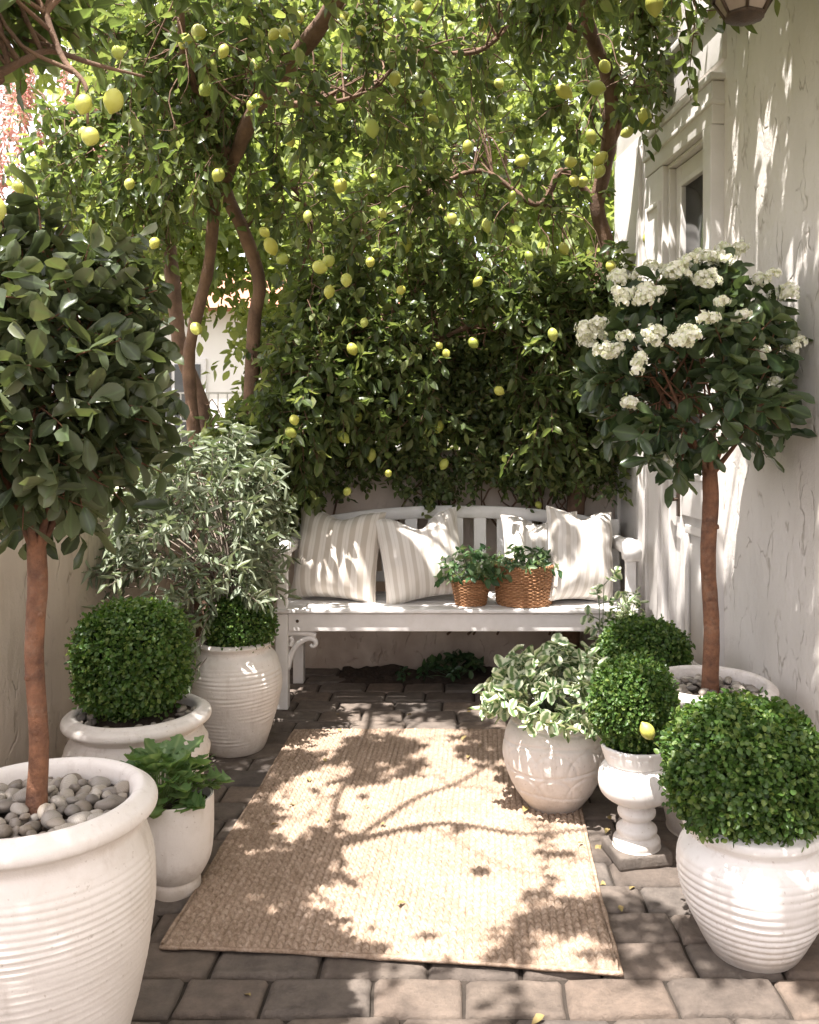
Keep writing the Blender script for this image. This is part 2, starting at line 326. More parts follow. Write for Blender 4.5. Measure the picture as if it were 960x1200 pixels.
def pebble_mat():
    m, nt, N, Lk = newmat('pebble_stone'); tc = N('ShaderNodeTexCoord').outputs['Object']; oi = N('ShaderNodeObjectInfo')
    r = ramp(N, [(0, (.36, .32, .27)), (.2, (.17, .15, .13)), (.4, (.46, .42, .36)), (.6, (.26, .22, .175)), (.8, (.13, .12, .11)), (1, (.54, .50, .44))]); Lk(oi.outputs['Random'], r.inputs[0])
    n = tex(N, Lk, 'Noise', 40, tc, Detail=8, Roughness=.7); rr = ramp(N, [(.3, (.7, .7, .7)), (.7, (1.15, 1.13, 1.1))]); Lk(n.outputs[0], rr.inputs[0])
    c = mixc(N, Lk, 1.0, r.outputs[0], rr.outputs[0], 'MULTIPLY'); w = tex(N, Lk, 'Wave', 2.2, tc, Distortion=9, Detail=4); c = mixc(N, Lk, mathn(N, Lk, 'MULTIPLY', w.outputs['Fac'], .35), c, (.15, .125, .10))
    b = N('ShaderNodeBsdfPrincipled'); Lk(c, b.inputs['Base Color']); b.inputs['Roughness'].default_value = .5
    o = N('ShaderNodeOutputMaterial'); Lk(b.outputs[0], o.inputs[0]); return m
M['pebble'] = pebble_mat()
def jute_mat():
    m, nt, N, Lk = newmat('jute'); tc = N('ShaderNodeTexCoord').outputs['Object']
    n = tex(N, Lk, 'Noise', 55, tc, Detail=8, Roughness=.8); r = ramp(N, [(.3, (.15, .10, .066)), (.5, (.31, .232, .172)), (.7, (.49, .40, .325))]); Lk(n.outputs[0], r.inputs[0])
    n2 = tex(N, Lk, 'Noise', 5, tc, Detail=4); rr = ramp(N, [(.3, (.86, .84, .82)), (.7, (1.1, 1.1, 1.1))]); Lk(n2.outputs[0], rr.inputs[0]); c = mixc(N, Lk, 1.0, r.outputs[0], rr.outputs[0], 'MULTIPLY')
    b = N('ShaderNodeBsdfPrincipled'); Lk(c, b.inputs['Base Color']); b.inputs['Roughness'].default_value = .9; b.inputs['Specular IOR Level'].default_value = .1
    n3 = tex(N, Lk, 'Noise', 260, tc, Detail=4); bp = N('ShaderNodeBump'); bp.inputs['Strength'].default_value = .8; bp.inputs['Distance'].default_value = .003; Lk(n3.outputs[0], bp.inputs['Height']); Lk(bp.outputs[0], b.inputs['Normal'])
    o = N('ShaderNodeOutputMaterial'); Lk(b.outputs[0], o.inputs[0]); return m
M['jute'] = jute_mat()
def wicker_mat():
    m, nt, N, Lk = newmat('wicker'); tc = N('ShaderNodeTexCoord').outputs['Object']; g = N('ShaderNodeNewGeometry')
    r = ramp(N, [(0, (.36, .17, .075)), (.5, (.46, .24, .11)), (1, (.30, .14, .06))]); Lk(g.outputs['Random Per Island'], r.inputs[0])
    n = tex(N, Lk, 'Noise', 90, tc, Detail=6); c = mixc(N, Lk, mathn(N, Lk, 'MULTIPLY', n.outputs[0], .5), r.outputs[0], (.2, .09, .04))
    b = N('ShaderNodeBsdfPrincipled'); Lk(c, b.inputs['Base Color']); b.inputs['Roughness'].default_value = .55
    o = N('ShaderNodeOutputMaterial'); Lk(b.outputs[0], o.inputs[0]); return m
M['wicker'] = wicker_mat()
def fabric(name, base, stripe, period, axis=0, widths=(.42, .5)):
    m, nt, N, Lk = newmat(name); tc = N('ShaderNodeTexCoord').outputs['Object']; sp = N('ShaderNodeSeparateXYZ'); Lk(tc, sp.inputs[0])
    x = mathn(N, Lk, 'DIVIDE', sp.outputs[axis], period); fr = mathn(N, Lk, 'FRACT', x); fr2 = mathn(N, Lk, 'FRACT', mathn(N, Lk, 'MULTIPLY', x, 3.0))
    r = ramp(N, [(0, (0, 0, 0)), (widths[0]-.03, (0, 0, 0)), (widths[0], (1, 1, 1)), (.86, (1, 1, 1)), (.89, (0, 0, 0))]); Lk(fr, r.inputs[0])
    r3 = ramp(N, [(0, (0, 0, 0)), (.40, (0, 0, 0)), (.46, (1, 1, 1)), (.54, (1, 1, 1)), (.6, (0, 0, 0))]); Lk(fr2, r3.inputs[0])
    inv = mathn(N, Lk, 'SUBTRACT', 1.0, r.outputs[0]); f3 = mathn(N, Lk, 'MULTIPLY', mathn(N, Lk, 'MULTIPLY', r3.outputs[0], inv), .45)
    f = mathn(N, Lk, 'ADD', mathn(N, Lk, 'MULTIPLY', r.outputs[0], .85), f3)
    c = mixc(N, Lk, f, base, stripe); b = N('ShaderNodeBsdfPrincipled'); Lk(c, b.inputs['Base Color']); b.inputs['Roughness'].default_value = .9; b.inputs['Specular IOR Level'].default_value = .15
    b.inputs['Sheen Weight'].default_value = .15
    n = tex(N, Lk, 'Noise', 380, tc, Detail=3); bp = N('ShaderNodeBump'); bp.inputs['Strength'].default_value = .4; bp.inputs['Distance'].default_value = .002; Lk(n.outputs[0], bp.inputs['Height']); Lk(bp.outputs[0], b.inputs['Normal'])
    o = N('ShaderNodeOutputMaterial'); Lk(b.outputs[0], o.inputs[0]); return m
M['stripe_wide'] = fabric('stripe_wide', (.68, .635, .58), (.48, .425, .36), .058)
M['stripe_fine'] = fabric('stripe_fine', (.70, .66, .61), (.52, .47, .41), .05, widths=(.5, .6))

# ------------------------------------------------------------------ setting
WALL_DX = .13
def wall_x(Y): return .9+WALL_DX*(5.05-Y)
mb = MB(); mb.add([(-300, -300, -.035), (300, -300, -.035), (300, 500, -.035), (-300, 500, -.035)], [[[0, 1, 2, 3]]])
tag(mb.build('ground', M['ground']), kind='structure')
mb = MB(); mb.add([(-1.6, -2.2, -.014), (1.95, -2.2, -.014), (1.0, 5.1, -.014), (-1.6, 5.1, -.014)], [[[0, 1, 2, 3]]])
tag(mb.build('paving_joint', M['joint']), kind='structure')
def bricks():
    mb = MB(); row = .15; y = -1.2; k = 0
    nx, ny = 13, 9
    while y < 4.98:
        x = -1.58+random.uniform(-.2, 0); k += 1
        rh = row*random.uniform(.94, 1.05)
        while x < 1.75:
            w = random.choice([.21, .23, .25, .27, .24, .20])*random.uniform(.95, 1.05)
            cx = x+w/2; cy = y+rh/2
            if cx-.05 < wall_x(cy) and not (cy > 4.72 and -.66 < cx < .66):
                g = .0045; hx = w/2-g; hy = rh/2-g
                tilt = random.gauss(0, .010), random.gauss(0, .012); rot = random.gauss(0, .012); dz = random.gauss(0, .0018)
                us = np.linspace(-1, 1, nx+3); vs = np.linspace(-1, 1, ny+3)
                us = np.sign(us)*np.abs(us)**.6; vs = np.sign(vs)*np.abs(vs)**.6
                U, V = np.meshgrid(us, vs, indexing='ij')
                px = U*hx; py = V*hy
                ex = np.maximum(np.abs(px)-(hx-.009), 0)/.009; ey = np.maximum(np.abs(py)-(hy-.009), 0)/.009
                e = np.clip(np.sqrt(ex**2+ey**2), 0, 1.3)
                z = -.009*e**2+dz+tilt[0]*px+tilt[1]*py
                wx = cx+px; wy = cy+py
                z = z+.0028*vnoise(wx*14, wy*14, wx*0+k, 3)+.0020*vnoise(wx*40, wy*40, wx*0, 4)
                wob = .0045*vnoise(wx*22, wy*18, wx*0+k*3, 5)
                X = cx+px*math.cos(rot)-py*math.sin(rot)+wob*(np.abs(U) > .98); Yy = cy+px*math.sin(rot)+py*math.cos(rot)+wob*(np.abs(V) > .98)
                a, b = U.shape; I = np.arange(a*b).reshape(a, b)
                Vt = np.stack([X, Yy, z], -1).reshape(-1, 3)
                edge = np.concatenate([I[:, 0], I[-1, 1:], I[-2::-1, -1], I[0, -2:0:-1]])
                sk = Vt[edge].copy(); sk[:, 2] = -.03
                n0 = a*b; E = edge; Kk = np.arange(len(E))+n0
                mb.add(np.vstack([Vt, sk]), [np.stack([I[:-1, :-1], I[1:, :-1], I[1:, 1:], I[:-1, 1:]], -1).reshape(-1, 4), np.stack([E, Kk, np.roll(Kk, -1), np.roll(E, -1)], -1)])
            x += w
        y += rh
    return tag(mb.build('patio', M['paver']), kind='structure')
bricks()
# planting bed under the bench
def bed():
    mb = MB(); nx, ny = 70, 20
    X, Y = np.meshgrid(np.linspace(-.66, .66, nx), np.linspace(4.70, 5.05, ny), indexing='ij')
    Z = .0+.016*vnoise(X*30, Y*30, X*0, 9)+.012*vnoise(X*80, Y*80, X*0, 10)+.02*np.clip((Y-4.70)/.1, 0, 1)-.012
    I = np.arange(nx*ny).reshape(nx, ny)
    mb.add(np.stack([X, Y, Z], -1).reshape(-1, 3), [np.stack([I[:-1, :-1], I[1:, :-1], I[1:, 1:], I[:-1, 1:]], -1).reshape(-1, 4)])
    tag(mb.build('soil_bed', M['soil']), kind='structure')
bed()
def wall_mesh(pts, h, th, n=60):
    """a plastered wall between two plan points with a softly uneven rounded top; pts = (x0,y0,x1,y1); thickness to the left of travel"""
    x0, y0, x1, y1 = pts; L = math.hypot(x1-x0, y1-y0); d = ((x1-x0)/L, (y1-y0)/L); nn = (-d[1], d[0])
    prof = [(0, -.02), (0, .15), (0, .35), (0, .6), (0, h*.8), (0, h-.03), (.012, h-.008), (.035, h), (th/2, h+.006), (th-.035, h), (th-.012, h-.008), (th, h-.03), (th, h*.5), (th, -.02)]
    mb = MB(); m = len(prof); V = []
    for i in range(n+1):
        s = L*i/n
        for (o, z) in prof:
            w = .006*vnoise(s*4, z*4, o, 21)+.003*vnoise(s*12, z*12, o, 22)
            oo = o+(w if o < th/2 else -w); V.append((x0+d[0]*s+nn[0]*oo, y0+d[1]*s+nn[1]*oo, z+(w if z > h*.9 else 0)))
    I = np.arange((n+1)*m).reshape(n+1, m)
    mb.add(V, [np.stack([I[:-1, :-1], I[1:, :-1], I[1:, 1:], I[:-1, 1:]], -1).reshape(-1, 4), [list(range(m))], [list(range(n*m, (n+1)*m))[::-1]]])
    return mb
tag(wall_mesh((-1.52, -2.2, -1.52, 5.27), 1.06, .22).build('garden_wall', M['stucco_warm']), 'low beige plastered garden wall along the left behind the potted topiary', 'wall')
tag(wall_mesh((-1.516, 5.05, .93, 5.05), 1.22, .2).build('garden_wall', M['stucco_warm']), 'beige plaster wall behind the white bench, covered in creeper', 'wall')

# house on the right: local x runs along the wall towards the camera, -y is out of the wall
HA = math.atan2(-1, WALL_DX)
house = thing('house', 'off white stucco house with a pale framed door on the right', 'house', (.9, 5.05, 0), HA)
def stucco_panel(name, x0, x1, z0, z1, th=.3):
    mb = MB(); nx = max(2, int((x1-x0)/.05)); nzz = max(2, int((z1-z0)/.05))
    X, Z = np.meshgrid(np.linspace(x0, x1, nx), np.linspace(z0, z1, nzz), indexing='ij')
    Y = .004*vnoise(X*6, Z*3, X*0, 31)+.0025*vnoise(X*17, Z*8, X*0, 32)
    I = np.arange(nx*nzz).reshape(nx, nzz)
    mb.add(np.stack([X, Y, Z], -1).reshape(-1, 3), [np.stack([I[:-1, :-1], I[1:, :-1], I[1:, 1:], I[:-1, 1:]], -1).reshape(-1, 4)])
    return mb
DS0, DS1, DTOP = .80, 1.30, 2.60
mb = stucco_panel('w', 0, DS0, -.02, 4.2)
for a in ((DS1, 7.3, -.02, 4.2), (DS0, DS1, DTOP, 4.2)):
    q = stucco_panel('w', *a); mb.add(np.concatenate(q.v), [np.concatenate(f) for f in q.f.values()])
mb.add([(0, .006, -.02), (0, .3, -.02), (0, .3, 4.2), (0, .006, 4.2), (7.3, .3, 4.2), (7.3, .006, 4.2), (7.3, .3, -.02), (7.3, .006, -.02)], [[[0, 1, 2, 3], [3, 2, 4, 5], [1, 6, 4, 2], [5, 4, 6, 7]]])
mb.build('wall', M['stucco'], house)
# casing
cas = MB()
box(cas, .56, .80, -.045, .02, 0, 2.60, .006); box(cas, 1.30, 1.385, -.055, .02, 0, 2.60, .006); box(cas, .56, 1.385, -.05, .02, 2.603, 2.78, .006)
box(cas, .55, 1.40, -.062, .02, 2.783, 2.81, .006); box(cas, .552, 1.393, -.062, .02, 2.68, 2.70, .005)
box(cas, .585, .60, -.06, -.04, .1, 2.44, .004); box(cas, .76, .775, -.06, -.04, .1, 2.44, .004); box(cas, .60, .76, -.057, -.04, 2.42, 2.44, .003); box(cas, .60, .76, -.057, -.04, .1, .12, .003)
box(cas, .805, .822, -.02, .05, 0, 2.58, .004); box(cas, 1.278, 1.295, -.02, .05, 0, 2.58, .004); box(cas, .80, 1.30, -.02, .05, 2.583, 2.60, .004)
cas.build('door_frame', M['door_paint'], house)
cor = MB()
box(cor, -.02, .52, -.03, .02, 0, 2.86, .005); box(cor, .06, .10, -.05, -.028, .08, 2.8, .005); box(cor, .42, .46, -.05, -.028, .08, 2.8, .005)
cor.build('pilaster', M['door_paint'], house)
cor = MB()
box(cor, -.02, 1.41, -.018, .02, 2.862, 3.08, .004); box(cor, -.025, 1.43, -.045, .02, 3.083, 3.12, .008)
cor.build('cornice', M['door_paint'], house)
door = MB()
x0, x1, z0, z1 = .825, 1.275, .02, 2.578
gx0, gx1, gz0, gz1 = .885, 1.225, 1.12, 2.50
box(door, x0, gx0, .012, .05, z0, z1, .003); box(door, gx1, x1, .012, .05, z0, z1, .003)
box(door, gx0+.001, gx1-.001, .014, .05, gz1, z1, .003); box(door, gx0+.001, gx1-.001, .014, .05, .95, gz0, .003); box(door, gx0+.001, gx1-.001, .014, .05, z0, .22, .003)
box(door, gx0, gx1, .03, .045, .22, .95); 
for (a, b, c, d) in ((gx0+.03, gx1-.03, .26, .30), (gx0+.03, gx1-.03, .87, .91), (gx0+.03, gx0+.07, .3, .87), (gx1-.07, gx1-.03, .3, .87)): box(door, a, b, .018, .03, c, d, .004)
for (a, b, c, d) in ((gx0, gx1, gz0, gz0+.025), (gx0, gx1, gz1-.025, gz1), (gx0, gx0+.022, gz0+.025, gz1-.025), (gx1-.022, gx1, gz0+.025, gz1-.025)): box(door, a, b, .004, .03, c, d, .004)
dr = door.build('door', M['door_paint'], house)
g = MB(); box(g, gx0+.02, gx1-.02, .028, .034, gz0+.02, gz1-.02); g.build('glass_pane', M['glass'], dr)
g = MB(); box(g, gx0+.021, gx1-.021, .022, .027, 1.50, 1.512); g.build('glazing_bar', M['door_paint'], dr); g = MB(); box(g, gx0+.021, gx1-.021, .022, .027, 1.93, 1.942); g.build('glazing_bar', M['door_paint'], dr)
g = MB(); tube(g, [(.86, .012, 1.02), (.86, -.03, 1.02), (.86, -.042, 1.03), (.93, -.045, 1.03)], [.008, .008], 8, 14); box(g, .845, .875, .004, .013, .94, 1.09, .003); g.build('handle', M['bronze'], dr)
g = MB(); box(g, .5, 1.5, -.12, 0.0, -.03, .035, .01); g.build('doorstep', M['stucco'], house)

# wall lantern
def lantern():
    c = Vector((.83, 2.62, 2.545)); t = thing('wall_lantern', 'bronze glazed wall lantern high on the house wall', 'lantern', c, R(20))
    fr = MB(); n = 6
    def ring(r, z, rr=.006):
        pts = [(r*math.cos(2*PI*k/n), r*math.sin(2*PI*k/n), z) for k in range(n)]
        for k in range(n): tube(fr, [pts[k], pts[(k+1) % n]], [rr, rr], 6)
        return pts
    a = ring(.055, .015); b = ring(.098, .085, .008); d = ring(.118, .36, .009)
    for k in range(n): tube(fr, [a[k], b[k]], [.005, .006], 6); tube(fr, [b[k], d[k]], [.006, .006], 6)
    lathe(fr, [(.001, -.004), (.012, -.002), (.03, .002), (.056, .012), (.001, .014)], 16, 24)
    fr.build('frame', M['bronze'], t)
    gl = MB()
    for (r0, z0, r1, z1) in ((.053, .016, .096, .085), (.096, .087, .116, .355)):
        for k in range(n):
            A = [2*PI*k/n, 2*PI*(k+1)/n]
            q = [(r0*math.cos(A[0]), r0*math.sin(A[0]), z0), (r0*math.cos(A[1]), r0*math.sin(A[1]), z0), (r1*math.cos(A[1]), r1*math.sin(A[1]), z1), (r1*math.cos(A[0]), r1*math.sin(A[0]), z1)]
            gl.add(q, [[[0, 1, 2, 3]]])
    gl.build('glass', M['lamp_glass'], t, False)
    rf = MB(); lathe(rf, [(.13, .36), (.132, .372), (.10, .40), (.06, .43), (.045, .47), (.02, .5), (.001, .53)], 6, 20); rf.build('roof', M['bronze'], t, False)
    ar = MB(); tube(ar, [(.0, 0, .5), (.02, 0, .58), (.16, .02, .62), (.32, .03, .5), (.345, .03, .42)], [.009, .008], 8, 24); box(ar, .343, .36, -.03, .09, .3, .56, .004); ar.build('bracket', M['bronze'], t)
lantern()

# ------------------------------------------------------------------ rug
def rug():
    nx, ny = 440, 640; Lx, Ly = 1.17, 1.70
    U, V = np.meshgrid(np.linspace(-.5, .5, nx), np.linspace(-.5, .5, ny), indexing='ij')
    x = U*Lx; y = V*Ly
    p = .0205; q = .029
    xw = x+.0035*vnoise(x*9, y*9, x*0, 41); yw = y+.004*vnoise(x*8, y*8, x*0, 42)
    fx = np.mod(xw/p, 1)-.5; ch = np.mod(yw/q+np.abs(fx)*.9+.5*np.floor(xw/p) % 1, 1)
    h = np.sqrt(np.clip(1-(2*fx)**2, 0, 1))*(.30+.70*np.sin(ch*PI)**.6)
    z = .003+.0115*h+.0012*vnoise(x*60, y*60, x*0, 43)+.0035*np.maximum(vnoise(x*3, y*3, x*0, 44), 0)
    z = z+.022*np.clip((U-.25)/.25, 0, 1)**2*np.clip((-V-.38)/.12, 0, 1)**2+.006*np.clip(vnoise(x*7, y*0, x*0, 48), 0, 1)*np.clip((-V-.44)/.06, 0, 1)
    ed = np.minimum(.5-np.abs(U), (.5-np.abs(V))*Ly/Lx)*Lx; z = np.where(ed < .006, .0015, z)
    X = x+.007*vnoise(x*0+np.sign(U)*3, y*7, x*0, 45)*(np.abs(U)*2)**6; Y = y+.006*vnoise(x*8, y*0+np.sign(V)*4, x*0, 46)*(np.abs(V)*2)**6+.012*np.cos(x*3)
    X = X+.012*V; Y = Y-.085*U*(.5-V)
    mb = MB(); I = np.arange(nx*ny).reshape(nx, ny); mb.add(np.stack([X, Y, z+.006], -1).reshape(-1, 3), [np.stack([I[:-1, :-1], I[1:, :-1], I[1:, 1:], I[:-1, 1:]], -1).reshape(-1, 4)])
    o = mb.build('rug', M['jute']); o.location = (-.17, 3.115, 0.002); o.rotation_euler = (0, 0, R(-1.2))
    tag(o, 'natural braided jute rug lying on the brick patio', 'rug')
    hm = MB()  # stitched hem round the edge
    def edge(i, j): return (X[i, j], Y[i, j], z[i, j]*.2+.010)
    pts = [edge(i, 0) for i in range(0, nx, 8)]+[edge(nx-1, j) for j in range(0, ny, 8)]+[edge(i, ny-1) for i in range(nx-1, -1, -8)]+[edge(0, j) for j in range(ny-1, -1, -8)]
    tube(hm, pts, [.0062]*2, 6, knob=.5); hm.build('hem', M['jute'], o)
rug()

# ------------------------------------------------------------------ bench
def bench():
    t = thing('garden_bench', 'white painted wooden garden bench with arched slatted back', 'bench', (-.02, 4.30, 0))
    W = M['white_paint']; hw = .84
    for sx in (-1, 1):
        m = MB(); box(m, sx*hw-.03, sx*hw+.03, 0, .06, 0, .46, .005); box(m, sx*hw-.024, sx*hw+.024, .006, .052, .46, .72, .005)
        m.build('leg', W, t)
        m = MB(); Mx = Matrix.Translation((0, .50, .44)) @ Matrix.Rotation(R(-8), 4, 'X')
        box(m, sx*hw-.028, sx*hw+.028, .44, .50, 0, .46, .005); box(m, sx*hw-.027, sx*hw+.027, -.055, -.005, 0, .42, .005, Mx); m.build('leg', W, t)
        # scrolled bracket under the seat
        m = MB()
        def sw(lst, rr): tube(m, [(sx*hw-sx*(.026+a), .03, z) for a, z in lst], rr, 10, 30)
        sw([(0, .19), (.008, .235), (.028, .285), (.062, .322), (.100, .338), (.128, .330), (.134, .308), (.118, .298), (.108, .308)], [.013, .014, .014, .014, .013, .011, .009, .007])
        sw([(0, .362), (.05, .362), (.10, .360), (.135, .352)], [.0135, .0135, .0135, .012])
        sw([(.01, .345), (.02, .325), (.012, .30)], [.011, .010])
        m.build('bracket', W, t)
        # arm with rolled end
        m = MB()
        tube(m, [(sx*hw, .50, .74), (sx*hw, .40, .755), (sx*hw, .2, .765), (sx*hw, .07, .775), (sx*hw, .02, .772)], [.033, .036, .038, .045, .046], 14, 26)
        M2 = Matrix.Translation((sx*hw, .0, .765)) @ Matrix.Rotation(PI/2, 4, 'Y')
        bm = bmesh.new(); bmesh.ops.create_cone(bm, cap_ends=True, segments=28, radius1=.052, radius2=.052, depth=.085); bmesh.ops.bevel(bm, geom=[e for e in bm.edges if len(e.link_faces) == 2 and any(len(f.verts) > 4 for f in e.link_faces)], offset=.01, segments=2, affect='EDGES'); addbm(m, bm, M2)
        m.build('armrest', W, t)
        m = MB(); box(m, sx*hw-.018, sx*hw+.018, .06, .44, .39, .44, .004); m.build('side_rail', W, t)
    for k in range(5):
        m = MB(); y0 = -.012+k*.098; box(m, -hw-.035, hw+.035, y0, y0+.092, .462+(.003 if k == 0 else 0), .484, .005); m.build('seat_slat', W, t)
    m = MB(); box(m, -hw+.031, hw-.031, .008, .034, .375, .4605, .004); m.build('apron', W, t)
    for sx in (-1, 1):
        m = MB(); bm = bmesh.new(); bmesh.ops.create_uvsphere(bm, u_segments=12, v_segments=6, radius=.008); addbm(m, bm, Matrix.Translation((sx*(hw-.075), .006, .425)) @ Matrix.Scale(.4, 4, (0, 1, 0))); m.build('bolt', M['bronze'], t)
    Mx = Matrix.Translation((0, .50, .44)) @ Matrix.Rotation(R(-8), 4, 'X')
    def arch(x): return .495-.085*(abs(x)/hw)**2.2
    m = MB(); n = 60; V = []
    for i in range(n+1):
        x = -hw-.03+(2*hw+.06)*i/n; z = arch(x); h = .066
        for (yy, zz) in ((-.052, z-h), (-.055, z-.006), (-.048, z), (-.012, z), (-.005, z-.006), (-.008, z-h)): V.append(tuple(Mx @ Vector((x, yy, zz))))
    I = np.arange((n+1)*6).reshape(n+1, 6); J = np.roll(I, -1, 1)
    m.add(V, [np.stack([I[:-1], J[:-1], J[1:], I[1:]], -1).reshape(-1, 4), [list(range(6)), list(range(n*6, n*6+6))[::-1]]]); m.build('crest_rail', W, t)
    m = MB(); box(m, -hw+.03, hw-.03, -.05, -.012, .09, .145, .004, Mx); m.build('lower_rail', W, t)
    k = 0
    for x in np.linspace(-hw+.10, hw-.10, 13):
        m = MB(); box(m, x-.033, x+.033, -.042, -.020, .142, arch(x)-.06, .003, Mx); m.build('back_slat', W, t)
bench()

# ------------------------------------------------------------------ pillows
def pillow(label, loc, w, h, th, rx, ry, rz, mat, seed, dn=.07, group='striped cushions on the bench'):
    n = 64; mb = MB(); r = np.random.default_rng(seed)
    U, V = np.meshgrid(np.linspace(-1, 1, n), np.linspace(-1, 1, n), indexing='ij')
    pin = 1-.10*(1-np.abs(V)**2.2)*np.abs(U)**6*0-.0
    sx = 1-.085*(1-V**2)**1.0*np.abs(U)**3; sy = 1-.10*(1-U**2)*np.abs(V)**3
    x = U*w/2*sx; z = V*h/2*sy
    prof = np.clip((1-np.abs(U)**2.6)*(1-np.abs(V)**2.6), 0, 1)**.58
    ph = r.uniform(0, 6, 4)
    for side in (-1, 1):
        cx = np.abs(U)*np.abs(V)
        wr = .006*vnoise(x*22+z*10, z*16-x*8, x*0+side*3, seed)+.010*vnoise(x*9, z*9, x*0+side, seed+5)+.008*np.sin((U*V)*9+ph[0])*cx
        wr = wr+.010*np.sin(9*np.arctan2(V, U)+ph[1])*np.clip(np.sqrt(U**2+V**2)-.4, 0, 1)
        y = side*(prof*th/2*(1-.25*np.clip(-V, 0, 1)*0)+wr*np.clip(prof*1.5, 0, 1))
        sag = -.02*h*(U**2)*(V > 0)*V
        # dented top (karate chop)
        dent = -dn*h*np.exp(-(U/.38)**2)*np.clip(V*.5+.5, 0, 1)**4
        I = np.arange(n*n).reshape(n, n)
        Q = np.stack([I[:-1, :-1], I[1:, :-1], I[1:, 1:], I[:-1, 1:]], -1).reshape(-1, 4)
        if side > 0: Q = Q[:, ::-1]
        mb.add(np.stack([x, y, z+sag+dent], -1).reshape(-1, 3), [Q])
        if side < 0: ex = (x, z+sag+dent)
    o = mb.build('cushion', mat, None); 
    bm = bmesh.new(); bm.from_mesh(o.data); bmesh.ops.remove_doubles(bm, verts=bm.verts[:], dist=.0004); bm.to_mesh(o.data); bm.free()
    for p in o.data.polygons: p.use_smooth = True
    o.location = loc; o.rotation_euler = (R(rx), R(ry), R(rz)); tag(o, label, 'cushion', group)
    pm = MB(); X, Z = ex; i = list(range(0, n, 2))+[n-1]
    pts = [(X[k, 0], 0, Z[k, 0]) for k in i]+[(X[-1, k], 0, Z[-1, k]) for k in i[1:]]+[(X[k, -1], 0, Z[k, -1]) for k in i[::-1][1:]]+[(X[0, k], 0, Z[0, k]) for k in i[::-1][1:]]
    tube(pm, pts, [.0035, .0035], 6); pm.build('piping', mat, o)
    return o
SEAT = .484
pillow('wide striped cushion at the left end of the bench', (-.625, 4.56, SEAT+.228), .45, .475, .25, -15, 3, -10, M['stripe_wide'], 1, .09)
pillow('pale cushion with peaked corners, second from the left on the bench', (-.195, 4.535, SEAT+.225), .44, .46, .25, -19, -7, 14, M['stripe_fine'], 2, .19)
pillow('cushion tucked behind the one at the right end of the bench', (.41, 4.64, SEAT+.225), .40, .42, .17, -11, -4, -14, M['stripe_fine'], 3, .12)
pillow('upright striped cushion at the right end of the bench beside the large basket', (.60, 4.51, SEAT+.232), .38, .48, .22, -14, 7, 22, M['stripe_fine'], 4, .10)

# ------------------------------------------------------------------ baskets
def basket(label, loc, r0, r1, h, rows, stakes, handle=False):
    t = thing('wicker_basket', label, 'basket', loc)
    m = MB(); seg = stakes*4; th = np.linspace(0, 2*PI, seg, endpoint=False)
    for k in range(rows):
        f = (k+.5)/rows; r = r0+(r1-r0)*f**.8; z = h*f
        ph = (k % 2)*PI
        rr = r+.0035*np.cos(th*stakes/2+ph); zz = z+.0012*np.sin(th*3+k)+random.gauss(0, .0006)
        pts = np.stack([rr*np.cos(th), rr*np.sin(th), zz+0*th], -1); pts = np.vstack([pts, pts[:1]])
        tube(m, pts, [h/rows*.60]*2, 5, close=False)
    m.build('woven_body', M['wicker'], t)
    m = MB()
    for k in range(stakes):
        a = 2*PI*k/stakes+.02; pts = [((r0+(r1-r0)*f**.8)*math.cos(a), (r0+(r1-r0)*f**.8)*math.sin(a), h*f) for f in np.linspace(0, 1.0, 6)]
        tube(m, pts, [.0026]*2, 5)
    m.build('stake', M['wicker'], t); 
    m = MB(); N = 180; a = np.linspace(0, 2*PI, N)
    for s in (0, 1):
        tube(m, np.stack([(r1+.004*np.cos(a*22+s*PI))*np.cos(a), (r1+.004*np.cos(a*22+s*PI))*np.sin(a), h+.004*np.sin(a*22+s*PI)], -1), [.0042]*2, 6, close=False)
    m.build('rim', M['wicker'], t)
    m = MB(); lathe(m, [(.001, h*.82), (r1*.5, h*.84), (r1*.93, h*.8)], 32, 10); m.build('soil', M['soil'], t)
    m = MB(); lathe(m, [(.001, .003), (r0, .003)], 32, 3, spline=False); m.build('bottom', M['wicker'], t)
    return t
B1 = (.05, 4.42, SEAT+.002); B2 = (.315, 4.45, SEAT+.002)
basket('small tapered wicker basket planter on the bench seat', B1, .070, .094, .125, 17, 30)
basket('large straight sided wicker basket beside the small one on the bench', B2, .132, .146, .19, 22, 44)
def bushy(name, label, cat, base, n, r, hgt, L, W, mat, kind='ell', stem_mat='dark_leaf', up=.8, droop=.3, nl=7, stem=.1, spread_low=.2, group=None):
    t = thing(name, label, cat, base, 0, group); lf = MB(); st = MB()
    for i in range(n):
        a = random.uniform(0, 2*PI); q = math.sqrt(random.random()); el = (1-q*q)*hgt*random.uniform(.6, 1)+hgt*spread_low*random.random()
        e = Vector((math.cos(a)*r*q, math.sin(a)*r*q, el)); d = Vector((math.cos(a)*q*1.1, math.sin(a)*q*1.1, .9-.5*q))
        c = e-d.normalized()*stem*.5
        tube(st, [(c.x*.15, c.y*.15, -.02), (c.x*.6, c.y*.6, max(c.z*.6, 0)), c], [.0022, .0013], 4, 6, close=False)
        twig_cluster(lf, st, c, d, nl, L, W, kind, stem=stem, droop=droop, up=up, stem_r=.001)
    st.build('stem', M[stem_mat], t); lf.build('foliage', M[mat], t)
    return t
bushy('potted_plant', 'dark leafy plant with small white buds in the small basket', 'plant', (B1[0], B1[1], SEAT+.11), 34, .17, .15, .05, .014, 'basket_leaf', stem=.1)
bushy('potted_plant', 'low trailing green plant filling the large basket', 'plant', (B2[0], B2[1], SEAT+.165), 44, .19, .10, .045, .010, 'basket_leaf', 'long', stem=.09)

